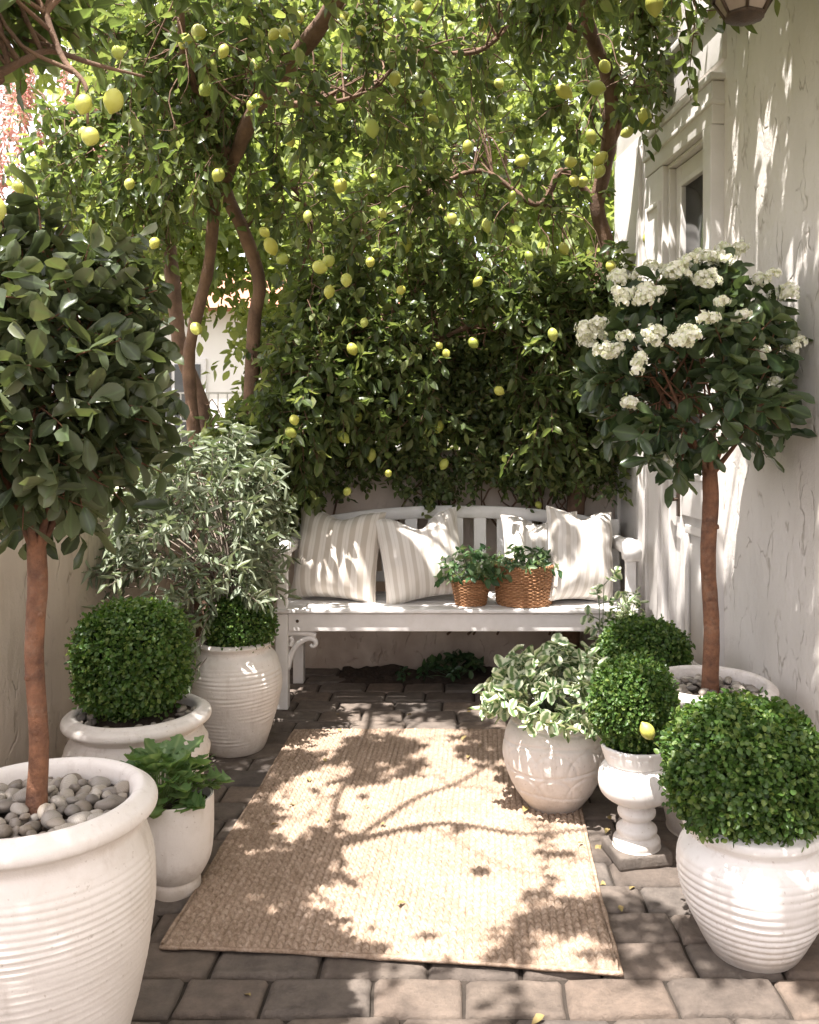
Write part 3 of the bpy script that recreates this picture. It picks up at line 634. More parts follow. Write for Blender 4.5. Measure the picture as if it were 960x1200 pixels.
# ------------------------------------------------------------------ pots
def soil_disc(t, r, z, mound=.02, mat='soil'):
    m = MB(); lathe(m, [(.001, z+mound), (r*.5, z+mound*.8), (r*.9, z+mound*.2), (r, z)], 40, 16, lambda rr, zz, T, tt: rr*(1+.0*T)); m.build('soil', M[mat], t)
def pot(label, loc, prof, mat, ribs=None, fn=None, group='white planters round the patio', soil=None, seg=144, n=440, name='plant_pot', lip=None):
    t = thing(name, label, 'plant pot', loc, random.uniform(0, 6), group)
    sd = random.randrange(1000)
    def f(r, z, T, tt):
        o = r*(1+.008*vnoise(np.cos(T)*1.5, np.sin(T)*1.5, z*6, sd))
        if ribs:
            z0, z1, per, amp, sl = ribs; zz = z+sl*np.sin(T+sd)+per*.42*vnoise(np.cos(T)*2, np.sin(T)*2, z*22, sd+1)
            env = np.clip((z-z0)/.03, 0, 1)*np.clip((z1-z)/.03, 0, 1)
            am = amp*(.45+.75*vnoise(np.cos(T)*2.5, np.sin(T)*2.5, z*34, sd+2))
            o = o+env*am*(np.abs(np.sin(zz*PI/per))-.6)
        if fn: o = fn(o, z, T, tt)
        outer = tt < .80
        return np.where(outer | (r > .02), o, r)
    m = MB(); lathe(m, prof, seg, n, f); m.build('body', M[mat], t)
    if soil: soil_disc(t, soil[0], soil[1])
    return t
def full(prof_out, th, depth):
    """outer profile bottom->rim; adds rolled lip and inner wall"""
    r, z = prof_out[-1]; inner = [(r-th*.5, z+th*.28), (r-th, z), (r-th*1.15, z-.03), (r-th*1.1, z-depth), (.003, z-depth-.005)]
    return [(.003, 0.0)]+prof_out+inner
# big left pot
PL = (-.853, 1.80)
pot('largest white ribbed pot in the left foreground holding pebbles and a topiary tree', (*PL, 0), full([(.13, 0), (.144, .015), (.176, .12), (.208, .25), (.226, .38), (.225, .47), (.212, .525), (.202, .548), (.212, .568), (.229, .582), (.229, .600), (.217, .612)], .034, .06), 'pot', ribs=(.02, .52, .0135, .0042, .007), soil=(.18, .555))
# small left pot
PS = (-.835, 2.63)
pot('small plain white pot with leafy lobed greens, left of the rug', (*PS, 0), full([(.062, 0), (.07, .006), (.071, .03), (.066, .042), (.078, .055), (.10, .10), (.107, .16), (.108, .22), (.107, .275)], .010, .03), 'pot', soil=(.096, .25), n=140)
# boxwood pot left
PB = (-1.10, 3.05)
pot('wide white pot with rolled rim under the left boxwood ball', (*PB, 0), full([(.12, 0), (.15, .02), (.20, .12), (.232, .22), (.235, .27), (.215, .318), (.203, .335), (.222, .35), (.240, .366), (.238, .385), (.222, .395)], .03, .03), 'pot', ribs=(.03, .31, .034, .010, .004), soil=(.20, .365))
# olive pot
PO = (-.955, 3.80)
pot('tall white jar shaped pot beside the left end of the bench', (*PO, 0), full([(.10, 0), (.125, .01), (.16, .12), (.19, .24), (.192, .31), (.172, .385), (.148, .415), (.150, .432), (.162, .446), (.156, .456)], .016, .03), 'pot', ribs=(.03, .38, .0165, .0062, .004), soil=(.14, .43))
# round scored pot
PR = (.335, 3.20)
def scored(r, z, T, tt):
    o = r
    for zc in (.075, .16, .245, .295): o = o-.0045*np.exp(-((z-zc-.008*np.sin(T*2+zc*30))/.004)**2)
    for k in range(9):
        a = 2*PI*k/9
        for (za, rad) in ((.075, .072), (.16, .075)):
            d = np.sqrt(((np.mod(T-a+PI, 2*PI)-PI)*.17)**2+(z-za)**2); o = o-.0035*np.exp(-((d-rad)/.004)**2)*(z > za)*(z < za+.085)
    return o
pot('round white pot with scored bands and scallops at the right edge of the rug', (*PR, .014), full([(.085, 0), (.10, .008), (.145, .07), (.178, .15), (.184, .21), (.168, .275), (.140, .318), (.122, .332), (.120, .345)], .016, .03), 'pot_rough', fn=lambda r, z, T, tt: np.where(tt < .8, scored(r, z, T, tt), r), soil=(.105, .32), seg=220, n=260)
# urn
PU = (.555, 2.83)
def urn():
    t = thing('garden_urn', 'white pedestal urn on a small stone plinth under a boxwood ball', 'urn', (*PU, 0), 0, 'white planters round the patio')
    m = MB(); lathe(m, [(.001, .040), (.070, .040), (.074, .046), (.074, .062), (.066, .07), (.060, .078), (.064, .088), (.062, .10), (.046, .112), (.044, .125), (.056, .135), (.060, .15), (.052, .163), (.046, .168), (.05, .175), (.085, .188), (.112, .21), (.121, .24), (.117, .275), (.102, .297), (.094, .303), (.100, .312), (.108, .34), (.112, .357), (.106, .362), (.098, .355), (.092, .33), (.001, .32)], 120, 220,
        lambda r, z, T, tt: r*(1+.012*vnoise(np.cos(T)*2, np.sin(T)*2, z*14, 77)*(tt < .8)+.0*z)+.004*vnoise(np.cos(T)*6, np.sin(T)*6, z*2, 78)*(z > .34))
    m.build('bowl', M['pot_white'], t)
    m = MB(); box(m, -.088, .088, -.080, .080, 0, .041, .008, Matrix.Rotation(R(12), 4, 'Z')); m.build('plinth', M['paver'], t)
    soil_disc(t, .094, .335, .012)
urn()
# rear low pot
PBB = (.72, 3.52)
pot('white pot behind the others by the house wall, under a boxwood', (*PBB, 0), full([(.09, 0), (.10, .01), (.13, .12), (.15, .24), (.148, .30), (.155, .33)], .016, .03), 'pot_rough', soil=(.135, .305), n=120)
# tree pot right
PT = (.848, 3.05)
pot('wide white pot of pebbles against the house wall holding the flowering tree', (*PT, 0), full([(.135, 0), (.145, .01), (.17, .14), (.195, .29), (.202, .38), (.195, .425), (.20, .44), (.218, .455), (.222, .475), (.212, .488)], .03, .06), 'pot_rough', ribs=(.03, .40, .03, .002, .004), soil=(.18, .435))
# front right
PF = (.765, 2.34)
pot('white horizontally ribbed pot in the right foreground under a large boxwood ball', (*PF, 0), full([(.10, 0), (.118, .008), (.152, .07), (.182, .14), (.196, .21), (.192, .255), (.172, .285), (.162, .297), (.170, .31), (.182, .322), (.180, .338), (.168, .345)], .022, .03), 'pot_white', ribs=(.02, .275, .021, .0075, .003), soil=(.155, .32))

# pebbles
def pebble_meshes():
    out = []
    for k in range(10):
        bm = bmesh.new(); bmesh.ops.create_icosphere(bm, subdivisions=3, radius=1)
        sx, sy, sz = random.uniform(.85, 1.35), random.uniform(.7, 1.0), random.uniform(.5, .72)
        for v in bm.verts:
            n = 1+.16*noise.noise(v.co*1.1+Vector((k*7, 0, 0)))+.05*noise.noise(v.co*3+Vector((0, k*5, 0))); v.co = Vector((v.co.x*sx, v.co.y*sy, v.co.z*sz))*n
        me = bpy.data.meshes.new('pebble'); bm.to_mesh(me); bm.free()
        for p in me.polygons: p.use_smooth = True
        me.materials.append(M['pebble']); out.append(me)
    return out
PEB = pebble_meshes()
def pebbles(c, r, z, n, size, label, group, excl=.0, mound=.02, rmin=0.0, sel=None):
    pl = []; tries = 0
    while len(pl) < n and tries < 9000:
        tries += 1; a = random.uniform(0, 2*PI); q = rmin+(r-rmin)*math.sqrt(random.random()); s = size*random.uniform(.6, 1.35)
        x, y = q*math.cos(a), q*math.sin(a)
        if q < excl+s*.8 or q > r-s*.5: continue
        if sel and not sel(x, y): continue
        lay = 0; ok = True
        for (px, py, ps, l) in pl:
            d = math.hypot(px-x, py-y)
            if d < (ps+s)*.62: ok = False; break
            if d < (ps+s)*.92: lay = max(lay, l+1)
        if not ok or lay > 2: continue
        pl.append((x, y, s, lay))
    for (x, y, s, l) in pl:
        o = bpy.data.objects.new('pebble', random.choice(PEB)); COL.objects.link(o)
        o.location = (c[0]+x, c[1]+y, z+mound*(1-(math.hypot(x, y)/r)**2)+s*.25+l*size*.38); o.scale = (s, s, s); o.rotation_euler = (random.gauss(0, .3), random.gauss(0, .3), random.uniform(0, 6))
        tag(o, label, 'pebble', group)
pebbles(PL, .188, .565, 150, .0185, 'smooth grey and cream pebble in the large left foreground pot', 'pebbles in the large left pot', .02)
pebbles(PT, .185, .44, 80, .019, 'rounded pebble around the trunk in the flowering tree pot', 'pebbles in the flowering tree pot', .026)
pebbles(PB, .205, .372, 40, .014, 'small pebble around the left boxwood ball inside the pot rim', 'pebbles in the left boxwood pot', rmin=.13, sel=lambda x, y: y < .08)

# ------------------------------------------------------------------ boxwood balls
def boxwood(label, base, c, rad, n, size, sq=2.0, seed=1, mat='box_leaf', group='clipped boxwood balls'):
    t = thing('boxwood_ball', label, 'boxwood', base, 0, group); b = Vector(base); c = Vector(c)-b
    D = rand_dir(n)
    k = (np.sum((np.abs(D))**sq, axis=1))**(-1/sq)
    bump = 1+.065*vnoise(D[:, 0]*5, D[:, 1]*5, D[:, 2]*5, seed)+.06*vnoise(D[:, 0]*13, D[:, 1]*13, D[:, 2]*13, seed+1)
    dep = 1-.30*rng.random(n)**1.6
    # a few shoots standing proud
    sh = rng.random(n) < .07; dep = np.where(sh, 1+.10*rng.random(n), dep)
    Pp = D*(k*bump*dep)[:, None]*np.array(rad)+np.array(c)
    # gather into small sprigs
    Dd = D*.9+rng.normal(0, .75, (n, 3)); Nn = D*1.1+np.array([0, 0, .5])+rng.normal(0, .6, (n, 3))
    l = size*rng.uniform(.65, 1.2, n)
    m = MB(); leaves(m, Pp, Dd, Nn, l, l*.36, 'tiny' if size < .014 else 'round'); m.build('foliage', M[mat], t)
    core = MB(); bm = bmesh.new(); bmesh.ops.create_icosphere(bm, subdivisions=4, radius=1)  # added dark ball inside, blocks the view through the leaves
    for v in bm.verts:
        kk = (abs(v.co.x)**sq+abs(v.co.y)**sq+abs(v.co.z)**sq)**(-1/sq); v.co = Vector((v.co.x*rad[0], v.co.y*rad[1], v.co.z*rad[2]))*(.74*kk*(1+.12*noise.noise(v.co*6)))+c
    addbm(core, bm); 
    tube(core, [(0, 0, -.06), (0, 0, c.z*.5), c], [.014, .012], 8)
    core.build('stem', M['box_core'], t); return t  # holds the added core ball as well as the stem
boxwood('squarish boxwood ball in the wide pot by the left garden wall', (*PB, .39), (-1.115, 3.05, .572), (.172, .172, .178), 17000, .0165, 2.9, 3)
boxwood('small boxwood mound beside the silvery shrub in the tall jar', (PO[0]+.06, PO[1], .43), (PO[0]+.03, PO[1]-.03, .53), (.14, .13, .12), 6500, .0155, 2.2, 5)
boxwood('small boxwood ball with a lemon on it, on the pedestal urn', (*PU, .34), (.545, 2.83, .487), (.130, .130, .138), 11000, .014, 2.1, 8)
boxwood('dark boxwood mound behind the urn, beside the house door', (*PBB, .31), (.72, 3.52, .47), (.168, .168, .13), 10000, .0165, 2.2, 12)
boxwood('largest boxwood ball, in the ribbed pot at the right foreground', (*PF, .32), (.745, 2.34, .462), (.198, .198, .178), 19000, .0165, 2.2, 15)

# ------------------------------------------------------------------ lemons
def lemon_mesh():
    m = MB(); tube(m, [(0, 0, .97), (.05, 0, 1.4), (.22, .05, 1.9), (.5, .1, 2.5)], [.10, .06, .05], 5, 10); nst = sum(len(f) for q in m.f.values() for f in q); lathe(m, [(.0005, -1.18), (.14, -1.13), (.28, -1.0), (.62, -.72), (.88, -.3), (.92, .1), (.78, .55), (.5, .86), (.22, 1.0), (.10, 1.02), (.0005, 1.0)], 24, 26); me = m.mesh('lemon')
    for p in me.polygons:
        if min(me.vertices[i].co.z for i in p.vertices) > 1.03: p.material_index = 1
    return me
LEM = lemon_mesh(); LEM.materials.append(M['lemon']); LEM.materials.append(M['lemon_leaf'])
def lemon(loc, r, parent=None, tilt=.3):
    o = bpy.data.objects.new('lemon', LEM); COL.objects.link(o); o.location = loc; o.scale = (r, r, r*random.uniform(.98, 1.28)); o.rotation_euler = (random.gauss(0, tilt), random.gauss(0, tilt), random.uniform(0, 6))
    if parent: o.parent = parent; o.matrix_parent_inverse = parent.matrix_world.inverted()
    return o
tag(lemon((.555, 2.665, .455), .023, None, 1.2), 'yellow lemon resting in the boxwood ball on the urn', 'lemon')
tag(lemon((.42, 4.835, .938), .020, None, .6), 'small green lemon sitting on top of the arched bench back', 'lemon')

# ------------------------------------------------------------------ topiary trees
def standard_tree(label, base, trunk_top, trunk_r, cc, rad, nclu, L, W, mat, bark, kind, seed, clip=None, nl=9, hug=.10, name='topiary_tree'):
    t = thing(name, label, 'tree', base); b = Vector(base)
    tr = MB(); tt = Vector(trunk_top)-b; cc = Vector(cc)-b
    tube(tr, [(0, 0, -.06), (.001, 0, .04), (.006, 0, tt.z*.3), (-.005, .003, tt.z*.6), (.003, 0, tt.z*.85), tt], [trunk_r*1.5, trunk_r*1.12, trunk_r, trunk_r*.97, trunk_r*1.03, trunk_r*.95], 24, 110, knob=.07)
    for zz, aa in ((.33, -1.2), (.52, -2.3), (.74, -.6)): tube(tr, [(0, 0, tt.z*zz), (math.cos(aa)*trunk_r*1.12, math.sin(aa)*trunk_r*1.12, tt.z*zz+.004)], [trunk_r*.55, trunk_r*.3], 10, 6, knob=.2)
    lf = MB(); ga = PI*(3-math.sqrt(5)); pts = []
    for i in range(nclu):
        d = Vector(rand_dir(1)[0]); q = random.uniform(.35, 1.0)**.6*(1+.22*noise.noise(d*2.2+Vector((seed, 0, 0))))
        if d.z < -.55 and random.random() < .35: continue
        c = cc+Vector((d.x*(rad[0]-hug), d.y*(rad[1]-hug), d.z*(rad[2]-hug)))*q
        if clip and not clip(c+b): continue
        pts.append((c, d))
    for k in range(7):
        a = k*2*PI/7+.3; e = cc+Vector((math.cos(a)*rad[0]*.6, math.sin(a)*rad[1]*.6, rad[2]*random.uniform(-.35, .5)))
        tube(tr, [tt-Vector((0, 0, .03)), tt.lerp(e, .4)+Vector((0, 0, -.02)), e], [trunk_r*.5, trunk_r*.3, .003], 7, 12, knob=.1)
        for j in range(3):
            c, d = random.choice(pts); tube(tr, [tt.lerp(e, .55), (tt.lerp(e, .55)+c)/2+Vector((0, 0, -.01)), c], [.005, .002], 5, 6, close=False)
    for c, d in pts:
        dd = d+Vector(rng.normal(0, .4, 3))+Vector((0, 0, .25))
        twig_cluster(lf, tr, c, dd, nl, L, W, kind, stem=.10, droop=.10, up=.75, stem_r=.0018, keepfn=(lambda p: clip(Vector(p)+b)) if clip else None)
    tr.build('trunk', M[bark], t); lf.build('crown', M[mat], t)
    return t
standard_tree('round topiary tree on a bare red trunk rising from pebbles at the left', (*PL, .56), (PL[0], PL[1], 1.13), .0185, (-.85, 1.80, 1.46), (.285, .285, .375), 330, .068, .0175, 'ficus_leaf', 'bark_red', 'obov', 3, nl=9)
vt = standard_tree('topiary tree with white blossom heads and dark glossy leaves beside the door', (*PT, .44), (PT[0], PT[1], 1.22), .0265, (.80, 3.05, 1.53), (.40, .37, .41), 190, .092, .0235, 'viburnum_leaf', 'bark_red', 'obov', 9, clip=lambda p: p.x < wall_x(p.y)-.03, nl=8, name='flowering_tree')
def blossom(parent, loc, r, seed):
    m = MB()
    for q in range(5):
        off = np.array([random.gauss(0, .5*r), random.gauss(0, .4*r), random.gauss(0, .35*r)]); rr = r*random.uniform(.35, .72)
        n = int(52*(rr/.03)**1.5); D = rand_dir(n*2); D = D[D[:, 2] > -.5][:n]; n = len(D)
        Pp = off+D*np.array([rr, rr, rr*.8])*rng.uniform(.6, 1.3, (n, 1)); s2 = rng.normal(size=(n, 3))
        for k in range(4):
            s_ = nrm(np.cross(D, s2)); s2 = s_
            leaves(m, Pp, s_+D*rng.uniform(.1, .7), D, .0095, .0048, 'round', curl=.7)
    o = m.build('blossom_head', M['petal'], parent); o.location = Vector(loc)-parent.location; return o
for (u, v, dy, r) in ((800, 316, -.22, .044), (840, 302, -.1, .036), (758, 342, -.25, .044), (734, 324, -.12, .036), (716, 405, -.2, .044), (700, 378, -.1, .038), (690, 396, -.02, .034), (803, 400, -.36, .040), (900, 334, -.15, .044), (855, 292, .05, .036), (826, 330, -.2, .034), (930, 408, -.12, .032), (893, 412, -.22, .028), (778, 540, -.12, .036), (735, 470, -.18, .030), (762, 392, -.3, .030), (830, 372, -.36, .022), (775, 318, -.12, .03), (818, 300, -.05, .03), (850, 350, -.34, .02), (745, 425, -.3, .024), (910, 450, -.15, .02), (872, 372, -.3, .022), (735, 350, -.22, .04)):
    blossom(vt, P(u, v, 3.03+dy), r*1.05, u)

# ------------------------------------------------------------------ other potted plants
def silvery():
    t = thing('silvery_shrub', 'silvery grey leaved shrub spilling out of the tall white jar', 'shrub', (*PO, .43)); b = Vector((*PO, .43)); lf = MB(); st = MB()
    for i in range(230):
        d = Vector(rand_dir(1)[0]); d.z = abs(d.z)*1.25-.32
        c = Vector((-.17, .12, .38))+Vector((d.x*.40, d.y*.32, d.z*.50))*random.uniform(.35, 1.0)**.5
        if (c+b).x < -1.47 and (c+b).z < 1.1: c.x = -1.47-b.x+.04
        dd = Vector((d.x, d.y, d.z+.25))+Vector(rng.normal(0, .35, 3))
        if (c+b).x > -.90 and (c+b).z < 1.05: c.x = -.90-b.x-random.uniform(0, .12)
        if i % 3 == 0: tube(st, [(0, 0, -.02), (c.x*.35, c.y*.35, c.z*.55+.05), c], [.007, .0022], 5, 10, knob=.1)
        twig_cluster(lf, st, c, dd, 15, .072, .0088, 'long', stem=.17, droop=.18, spread=.8, up=.8, stem_r=.0016)
    for i in range(12):   # drooping sprays over the rim
        a = random.uniform(-2.9, -1.7); c = Vector((math.cos(a)*.17-.02, math.sin(a)*.15, random.uniform(-.05, .22)))
        twig_cluster(lf, st, c, (math.cos(a), math.sin(a), -.35), 13, .066, .0085, 'long', stem=.16, droop=.5, spread=.8, up=.8)
    st.build('branch', M['bark_grey'], t); lf.build('foliage', M['olive_leaf'], t)
silvery()
def kale():
    t = thing('leafy_plant', 'bright green lobed leafy plant in the small plain pot', 'plant', (PS[0]-.045, PS[1], .25)); lf = MB(); st = MB(); n = 120
    for i in range(n):
        a = i*2.4+random.gauss(0, .2); q = (i/n); el = R(88-75*q+random.gauss(0, 8)); l = .055+.07*random.random()
        d = Vector((math.cos(a)*math.cos(el), math.sin(a)*math.cos(el), math.sin(el))); c = Vector((math.cos(a)*.03, math.sin(a)*.03, .0)); e = c+d*l*(1.05-.15*q)+Vector((0, 0, .01))
        tube(st, [c, e], [.003, .0018], 5, close=False)
        dd = d+Vector((math.cos(a), math.sin(a), -.1))*.5
        leaves(lf, [e], [dd], [(-dd.x*.4+random.gauss(0, .25), -dd.y*.4+random.gauss(0, .25), 1)], [.070*random.uniform(.7, 1.2)], [.034*random.uniform(.85, 1.15)], 'lobed', 1.3)
    st.build('stem', M['kale_leaf'], t); lf.build('foliage', M['kale_leaf'], t)
kale()
bushy('variegated_plant', 'cream edged variegated plant mounding over the round scored pot', 'plant', (PR[0]-.01, PR[1], .345), 125, .235, .215, .052, .0185, 'sage_leaf', 'round', 'olive_leaf', nl=7, stem=.10, droop=.22, spread_low=.15)
def climber():
    base = (.60, 3.86, 0); t = thing('variegated_plant', 'tall loose variegated plant by the right arm of the bench', 'plant', base); lf = MB(); st = MB()
    for i in range(16):
        top = Vector((random.gauss(.06, .05), random.gauss(0, .05), random.uniform(.40, .70)))
        tube(st, [(random.gauss(0, .02), random.gauss(0, .02), 0), (top.x*.4, top.y*.5, top.z*.5), top], [.004, .002], 5, 8, close=False)
        for k in range(5):
            c = Vector((top.x*.4, top.y*.5, top.z*.5)).lerp(top, k/4)+Vector(rng.normal(0, .012, 3)); twig_cluster(lf, st, c, (random.gauss(0, .6), random.gauss(0, .6), .6), 6, .045, .0165, 'round', stem=.06, droop=.2)
    st.build('stem', M['olive_leaf'], t); lf.build('foliage', M['sage_leaf'], t)
climber()
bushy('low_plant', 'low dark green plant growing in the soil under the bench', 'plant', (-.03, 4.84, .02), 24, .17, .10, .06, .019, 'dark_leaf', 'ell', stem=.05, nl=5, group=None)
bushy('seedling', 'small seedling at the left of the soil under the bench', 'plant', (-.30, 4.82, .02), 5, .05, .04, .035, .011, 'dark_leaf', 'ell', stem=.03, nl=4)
exec_after = []
# ------------------------------------------------------------------ lemon trees
def in_frame_band(p): return True
def shade_keep(p, coarse=True):
    """drop leaves by where their shadow lands, shaping sun patches and shade below"""
    z = p[2]
    gx = p[0]-SUN.x/SUN.z*z; gy = p[1]-SUN.y/SUN.z*z
    # opening (in plan, where the beam lands)
    ex = (gx+.15-.10*(gy-2.9))/.37; ey = (gy-2.88)/.62
    d = math.sqrt(ex*ex+ey*ey)+.28*noise.noise(Vector((gx*3.2, gy*3.2, 1)))+.14*noise.noise(Vector((gx*9, gy*9, 4)))
    if d < .98: return noise.noise(Vector((gx*7.5, gy*7.5, 11.0))) > .47
    if d < 1.2: return noise.noise(Vector((gx*7.5, gy*7.5, 11.0))) > .02
    n = noise.noise(Vector((gx*4.2, gy*4.2, 2.0)))+.6*noise.noise(Vector((gx*12.5, gy*12.5, 7.0)))  # zone thresholds below set how much shade each patch of ground gets
    if (gx < -.62 and gy < 3.4) or (gx < -.3 and gy < 1.85): th = .8
    elif gx < -.2 and 1.8 < gy < 2.5: th = -.12
    elif gy > 5.2: th = -.28
    elif gy > 4.4: th = -.10
    elif gy > 3.75: th = .10 if gx > -.5 else -.32
    elif gx > .95: th = .38
    elif gy < 2.25: th = -.32 if -.3 < gx < .8 else .1
    elif gx > .2: th = .24
    else: th = .22
    return n < th
def grow(name, label, trunkpaths, vols, n, L, W, leafmat, bark, nl=9, keep=None, dens=2.0, thr=-.15, droop=.45, stem=.16, lem=(), up=.85, cat='tree', group=None, base=None, kind='ell', extra=None, twigs=True, lemr=None):
    base = Vector(base); t = thing(name, label, cat, base, 0, group); tr = MB(); lf = MB(); bb = np.array(base)
    nodes = []
    for pth, rr in trunkpaths:
        pp = [Vector(p)-base for p in pth]; tube(tr, pp, rr, 12, max(12, len(pp)*8), knob=.16)
        q = catmull([tuple(p) for p in pp], 14); nodes += [Vector(x) for x in q[4:]]
    lp = [np.array(p) for p, r in ALLEM]
    cam = np.array([0, 0, CAMZ])
    cnt = 0; tries = 0
    wsum = sum(v[2] for v in vols); ws = [v[2]/wsum for v in vols]
    while cnt < n and tries < n*8:
        tries += 1; v = vols[np.searchsorted(np.cumsum(ws), random.random()*.9999)]
        d = rand_dir(1)[0]*random.random()**.33; c = np.array(v[0])+d*np.array(v[1])
        if noise.noise(Vector(c)*dens+Vector((3.1, 0, 0))) < thr: continue
        if keep and not keep(c): continue
        if c[0] > wall_x(c[1])-.12 and c[2] < 4.2 and c[1] < 5.3: continue
        if c[0] > .62 and 3.5 < c[1] < 4.65 and c[2] < 2.75: continue
        # keep fruit visible
        bad = False
        for l in lp:
            w = l-cam; s = np.dot(c-cam, w)/np.dot(w, w)
            if .3 < s < 1.02 and np.linalg.norm((c-cam)-w*s) < .10: bad = True; break
        if bad: continue
        cl = c-bb
        if twigs and cnt % 7 == 0 and nodes:
            nd = min(random.sample(nodes, min(16, len(nodes))), key=lambda q: (q-Vector(cl)).length)
            if (nd-Vector(cl)).length < .6:
                dl = (nd-Vector(cl)).length; w = Vector(cl)-nd; j = [Vector(rng.normal(0, .07*dl, 3)) for _ in range(3)]; tube(tr, [nd, nd+w*.3+j[0]+Vector((0, 0, .12*dl)), nd+w*.6+j[1]+Vector((0, 0, .14*dl)), nd+w*.85+j[2], cl], [.006, .004, .003, .0022, .0012], 5, 14, close=False)
        dd = d/max(np.linalg.norm(d), .1)*.6+rng.normal(0, .6, 3); dd[2] -= .1
        twig_cluster(lf, tr if twigs else None, cl, dd, nl, L, W, kind, stem=stem, droop=droop, up=up, keepfn=(lambda p: keep(p+bb)) if keep else None)
        cnt += 1
    tr.build('trunk', M[bark], t); lf.build('crown', M[leafmat], t)
    for p, r in list(lem)+[(Vector(v[0])+Vector((random.uniform(-1, 1)*v[1][0], -v[1][1]*random.uniform(.3, .9), random.uniform(-1, .6)*v[1][2])), random.uniform(.024, .034)) for v in vols[:5] for _ in range(5) if lem]: lemon(Vector(p)-base, r*random.uniform(.88, 1.08), None, .5).parent = t
    return t

ALLEM = []
# A: multi-stem tree in the back-left corner, limbs reaching over the patio
bA = (-1.32, 4.82, 0)
LA = [P(*a) for a in ()]
def LP(lst):
    o = [(P(u, v, Y-.22), r*(Y-.22)/F_PX*.90) for u, v, Y, r in lst]; ALLEM.extend(o); return o
lemA = LP([(241, 105, 3.9, 8.5), (295, 124, 3.8, 8), (350, 20, 3.9, 8.5), (300, 75, 3.8, 8), (256, 205, 4.1, 9.5), (182, 215, 4.3, 7), (181, 285, 4.2, 8), (340, 165, 4.0, 8), (310, 272, 4.4, 7), (404, 20, 3.7, 8.5), (423, 36, 3.7, 8), (463, 92, 3.9, 8), (375, 313, 3.95, 11), (385, 306, 4.0, 9), (406, 328, 4.0, 8), (434, 307, 4.0, 7), (292, 578, 4.35, 8), (285, 583, 4.3, 7.5), (341, 507, 4.4, 7), (345, 492, 4.4, 6.5), (262, 60, 3.6, 7), (321, 40, 3.7, 8), (335, 38, 3.8, 8), (230, 385, 4.3, 8)])
tA = [([(-1.30, 4.85, 0), (-1.28, 4.84, .8), P(290, 500, 4.8), P(298, 380, 4.75), P(304, 330, 4.7), P(285, 270, 4.6), P(262, 215, 4.5), P(270, 170, 4.3)], [.05, .04, .036, .034, .032]),
      ([(-1.36, 4.82, 0), (-1.40, 4.82, .9), P(222, 440, 4.8), P(226, 390, 4.75), P(243, 320, 4.7), P(250, 260, 4.6), P(252, 200, 4.5), P(265, 160, 4.35)], [.045, .033, .03, .03, .03]),
      ([(-1.40, 4.90, 0), (-1.42, 4.9, .9), P(240, 490, 5.0), P(212, 410, 5.0), P(203, 330, 5.0), P(192, 250, 5.0), P(180, 170, 4.9)], [.05, .04, .04, .042, .035]),
      ([P(262, 215, 4.5), P(290, 150, 4.15), P(305, 120, 4.0), P(345, 70, 3.8), P(385, 15, 3.55), P(430, -60, 3.3), P(470, -160, 3.0)], [.032, .034, .034, .036, .028, .02]),
      ([P(305, 122, 4.0), P(350, 122, 3.95), P(400, 118, 3.9), P(445, 100, 3.85)], [.018, .014, .010, .006]),
      ([P(255, 205, 4.5), P(235, 120, 4.2), P(215, 60, 3.9), P(205, -40, 3.6), (-1.1, 2.9, 3.15)], [.022, .018, .014]),
      ([P(285, 270, 4.6), P(330, 215, 4.6), P(365, 260, 4.6), P(350, 330, 4.6)], [.014, .010, .006]),
      ([P(300, 600, 4.9), P(330, 460, 4.9), P(370, 420, 4.8), P(430, 390, 4.75), P(500, 330, 4.7)], [.022, .018, .014, .008]),
      ([P(192, 250, 5.0), P(150, 160, 4.8), P(110, 100, 4.4)], [.02, .012, .007])]
grow('lemon_tree', 'multi stemmed lemon tree rising behind the silvery shrub in the left corner', tA,
     [((-.95, 4.25, 2.95), (.85, .75, .55), 1.2), ((-.35, 4.0, 3.05), (.7, .6, .5), .9), ((-.7, 4.5, 2.35), (.25, .4, .4), .22), ((-.78, 4.6, 1.5), (.28, .25, .42), .42), ((-1.6, 4.6, 2.85), (.5, .5, .5), .42), ((-1.0, 4.7, 1.25), (.22, .22, .35), .25), ((-1.1, 4.2, 3.0), (.6, .5, .35), .5), ((-.95, 3.1, 3.1), (.7, .7, .3), .5)],
     1500, .078, .0195, 'lemon_leaf', 'bark', keep=lambda p: (shade_keep(p) or p[2] < 2.0 or (p[0] < -1.1 and p[1] > 3.9)) and not (p[0] < -1.0 and 1.5 < p[2] < 2.35 and p[1] > 4.3 and p[0] > -1.5), lem=lemA, base=bA, group='lemon trees around the patio', nl=10)
# B: tree against the back wall / house corner
bB = (.62, 4.93, 0)
lemB = LP([(661, 107, 4.3, 9), (699, 103, 4.2, 10), (709, 78, 4.2, 8), (704, 186, 4.4, 9), (703, 201, 4.4, 7.5), (756, 137, 4.3, 8.5), (612, 188, 4.4, 8.5), (585, 458, 4.55, 7), (648, 392, 4.55, 7.5), (413, 409, 4.55, 7.5), (523, 414, 4.6, 6), (427, 378, 4.5, 6), (673, 212, 4.4, 8), (683, 213, 4.45, 7.5), (716, 312, 4.5, 7), (705, 495, 4.6, 6), (455, 555, 4.65, 5.5), (407, 576, 4.65, 6), (530, 256, 4.5, 7), (548, 172, 4.45, 6.5), (490, 8, 4.1, 7), (585, 98, 4.2, 8), (566, 28, 4.1, 8), (515, 405, 4.6, 5.5), (693, 160, 4.35, 8), (735, 155, 4.35, 7.5), (669, 190, 4.4, 7), (600, 230, 4.5, 6), (448, 250, 4.4, 6.5), (767, 4, 3.6, 12), (470, 340, 4.5, 6), (560, 330, 4.55, 6), (620, 300, 4.5, 6.5)])
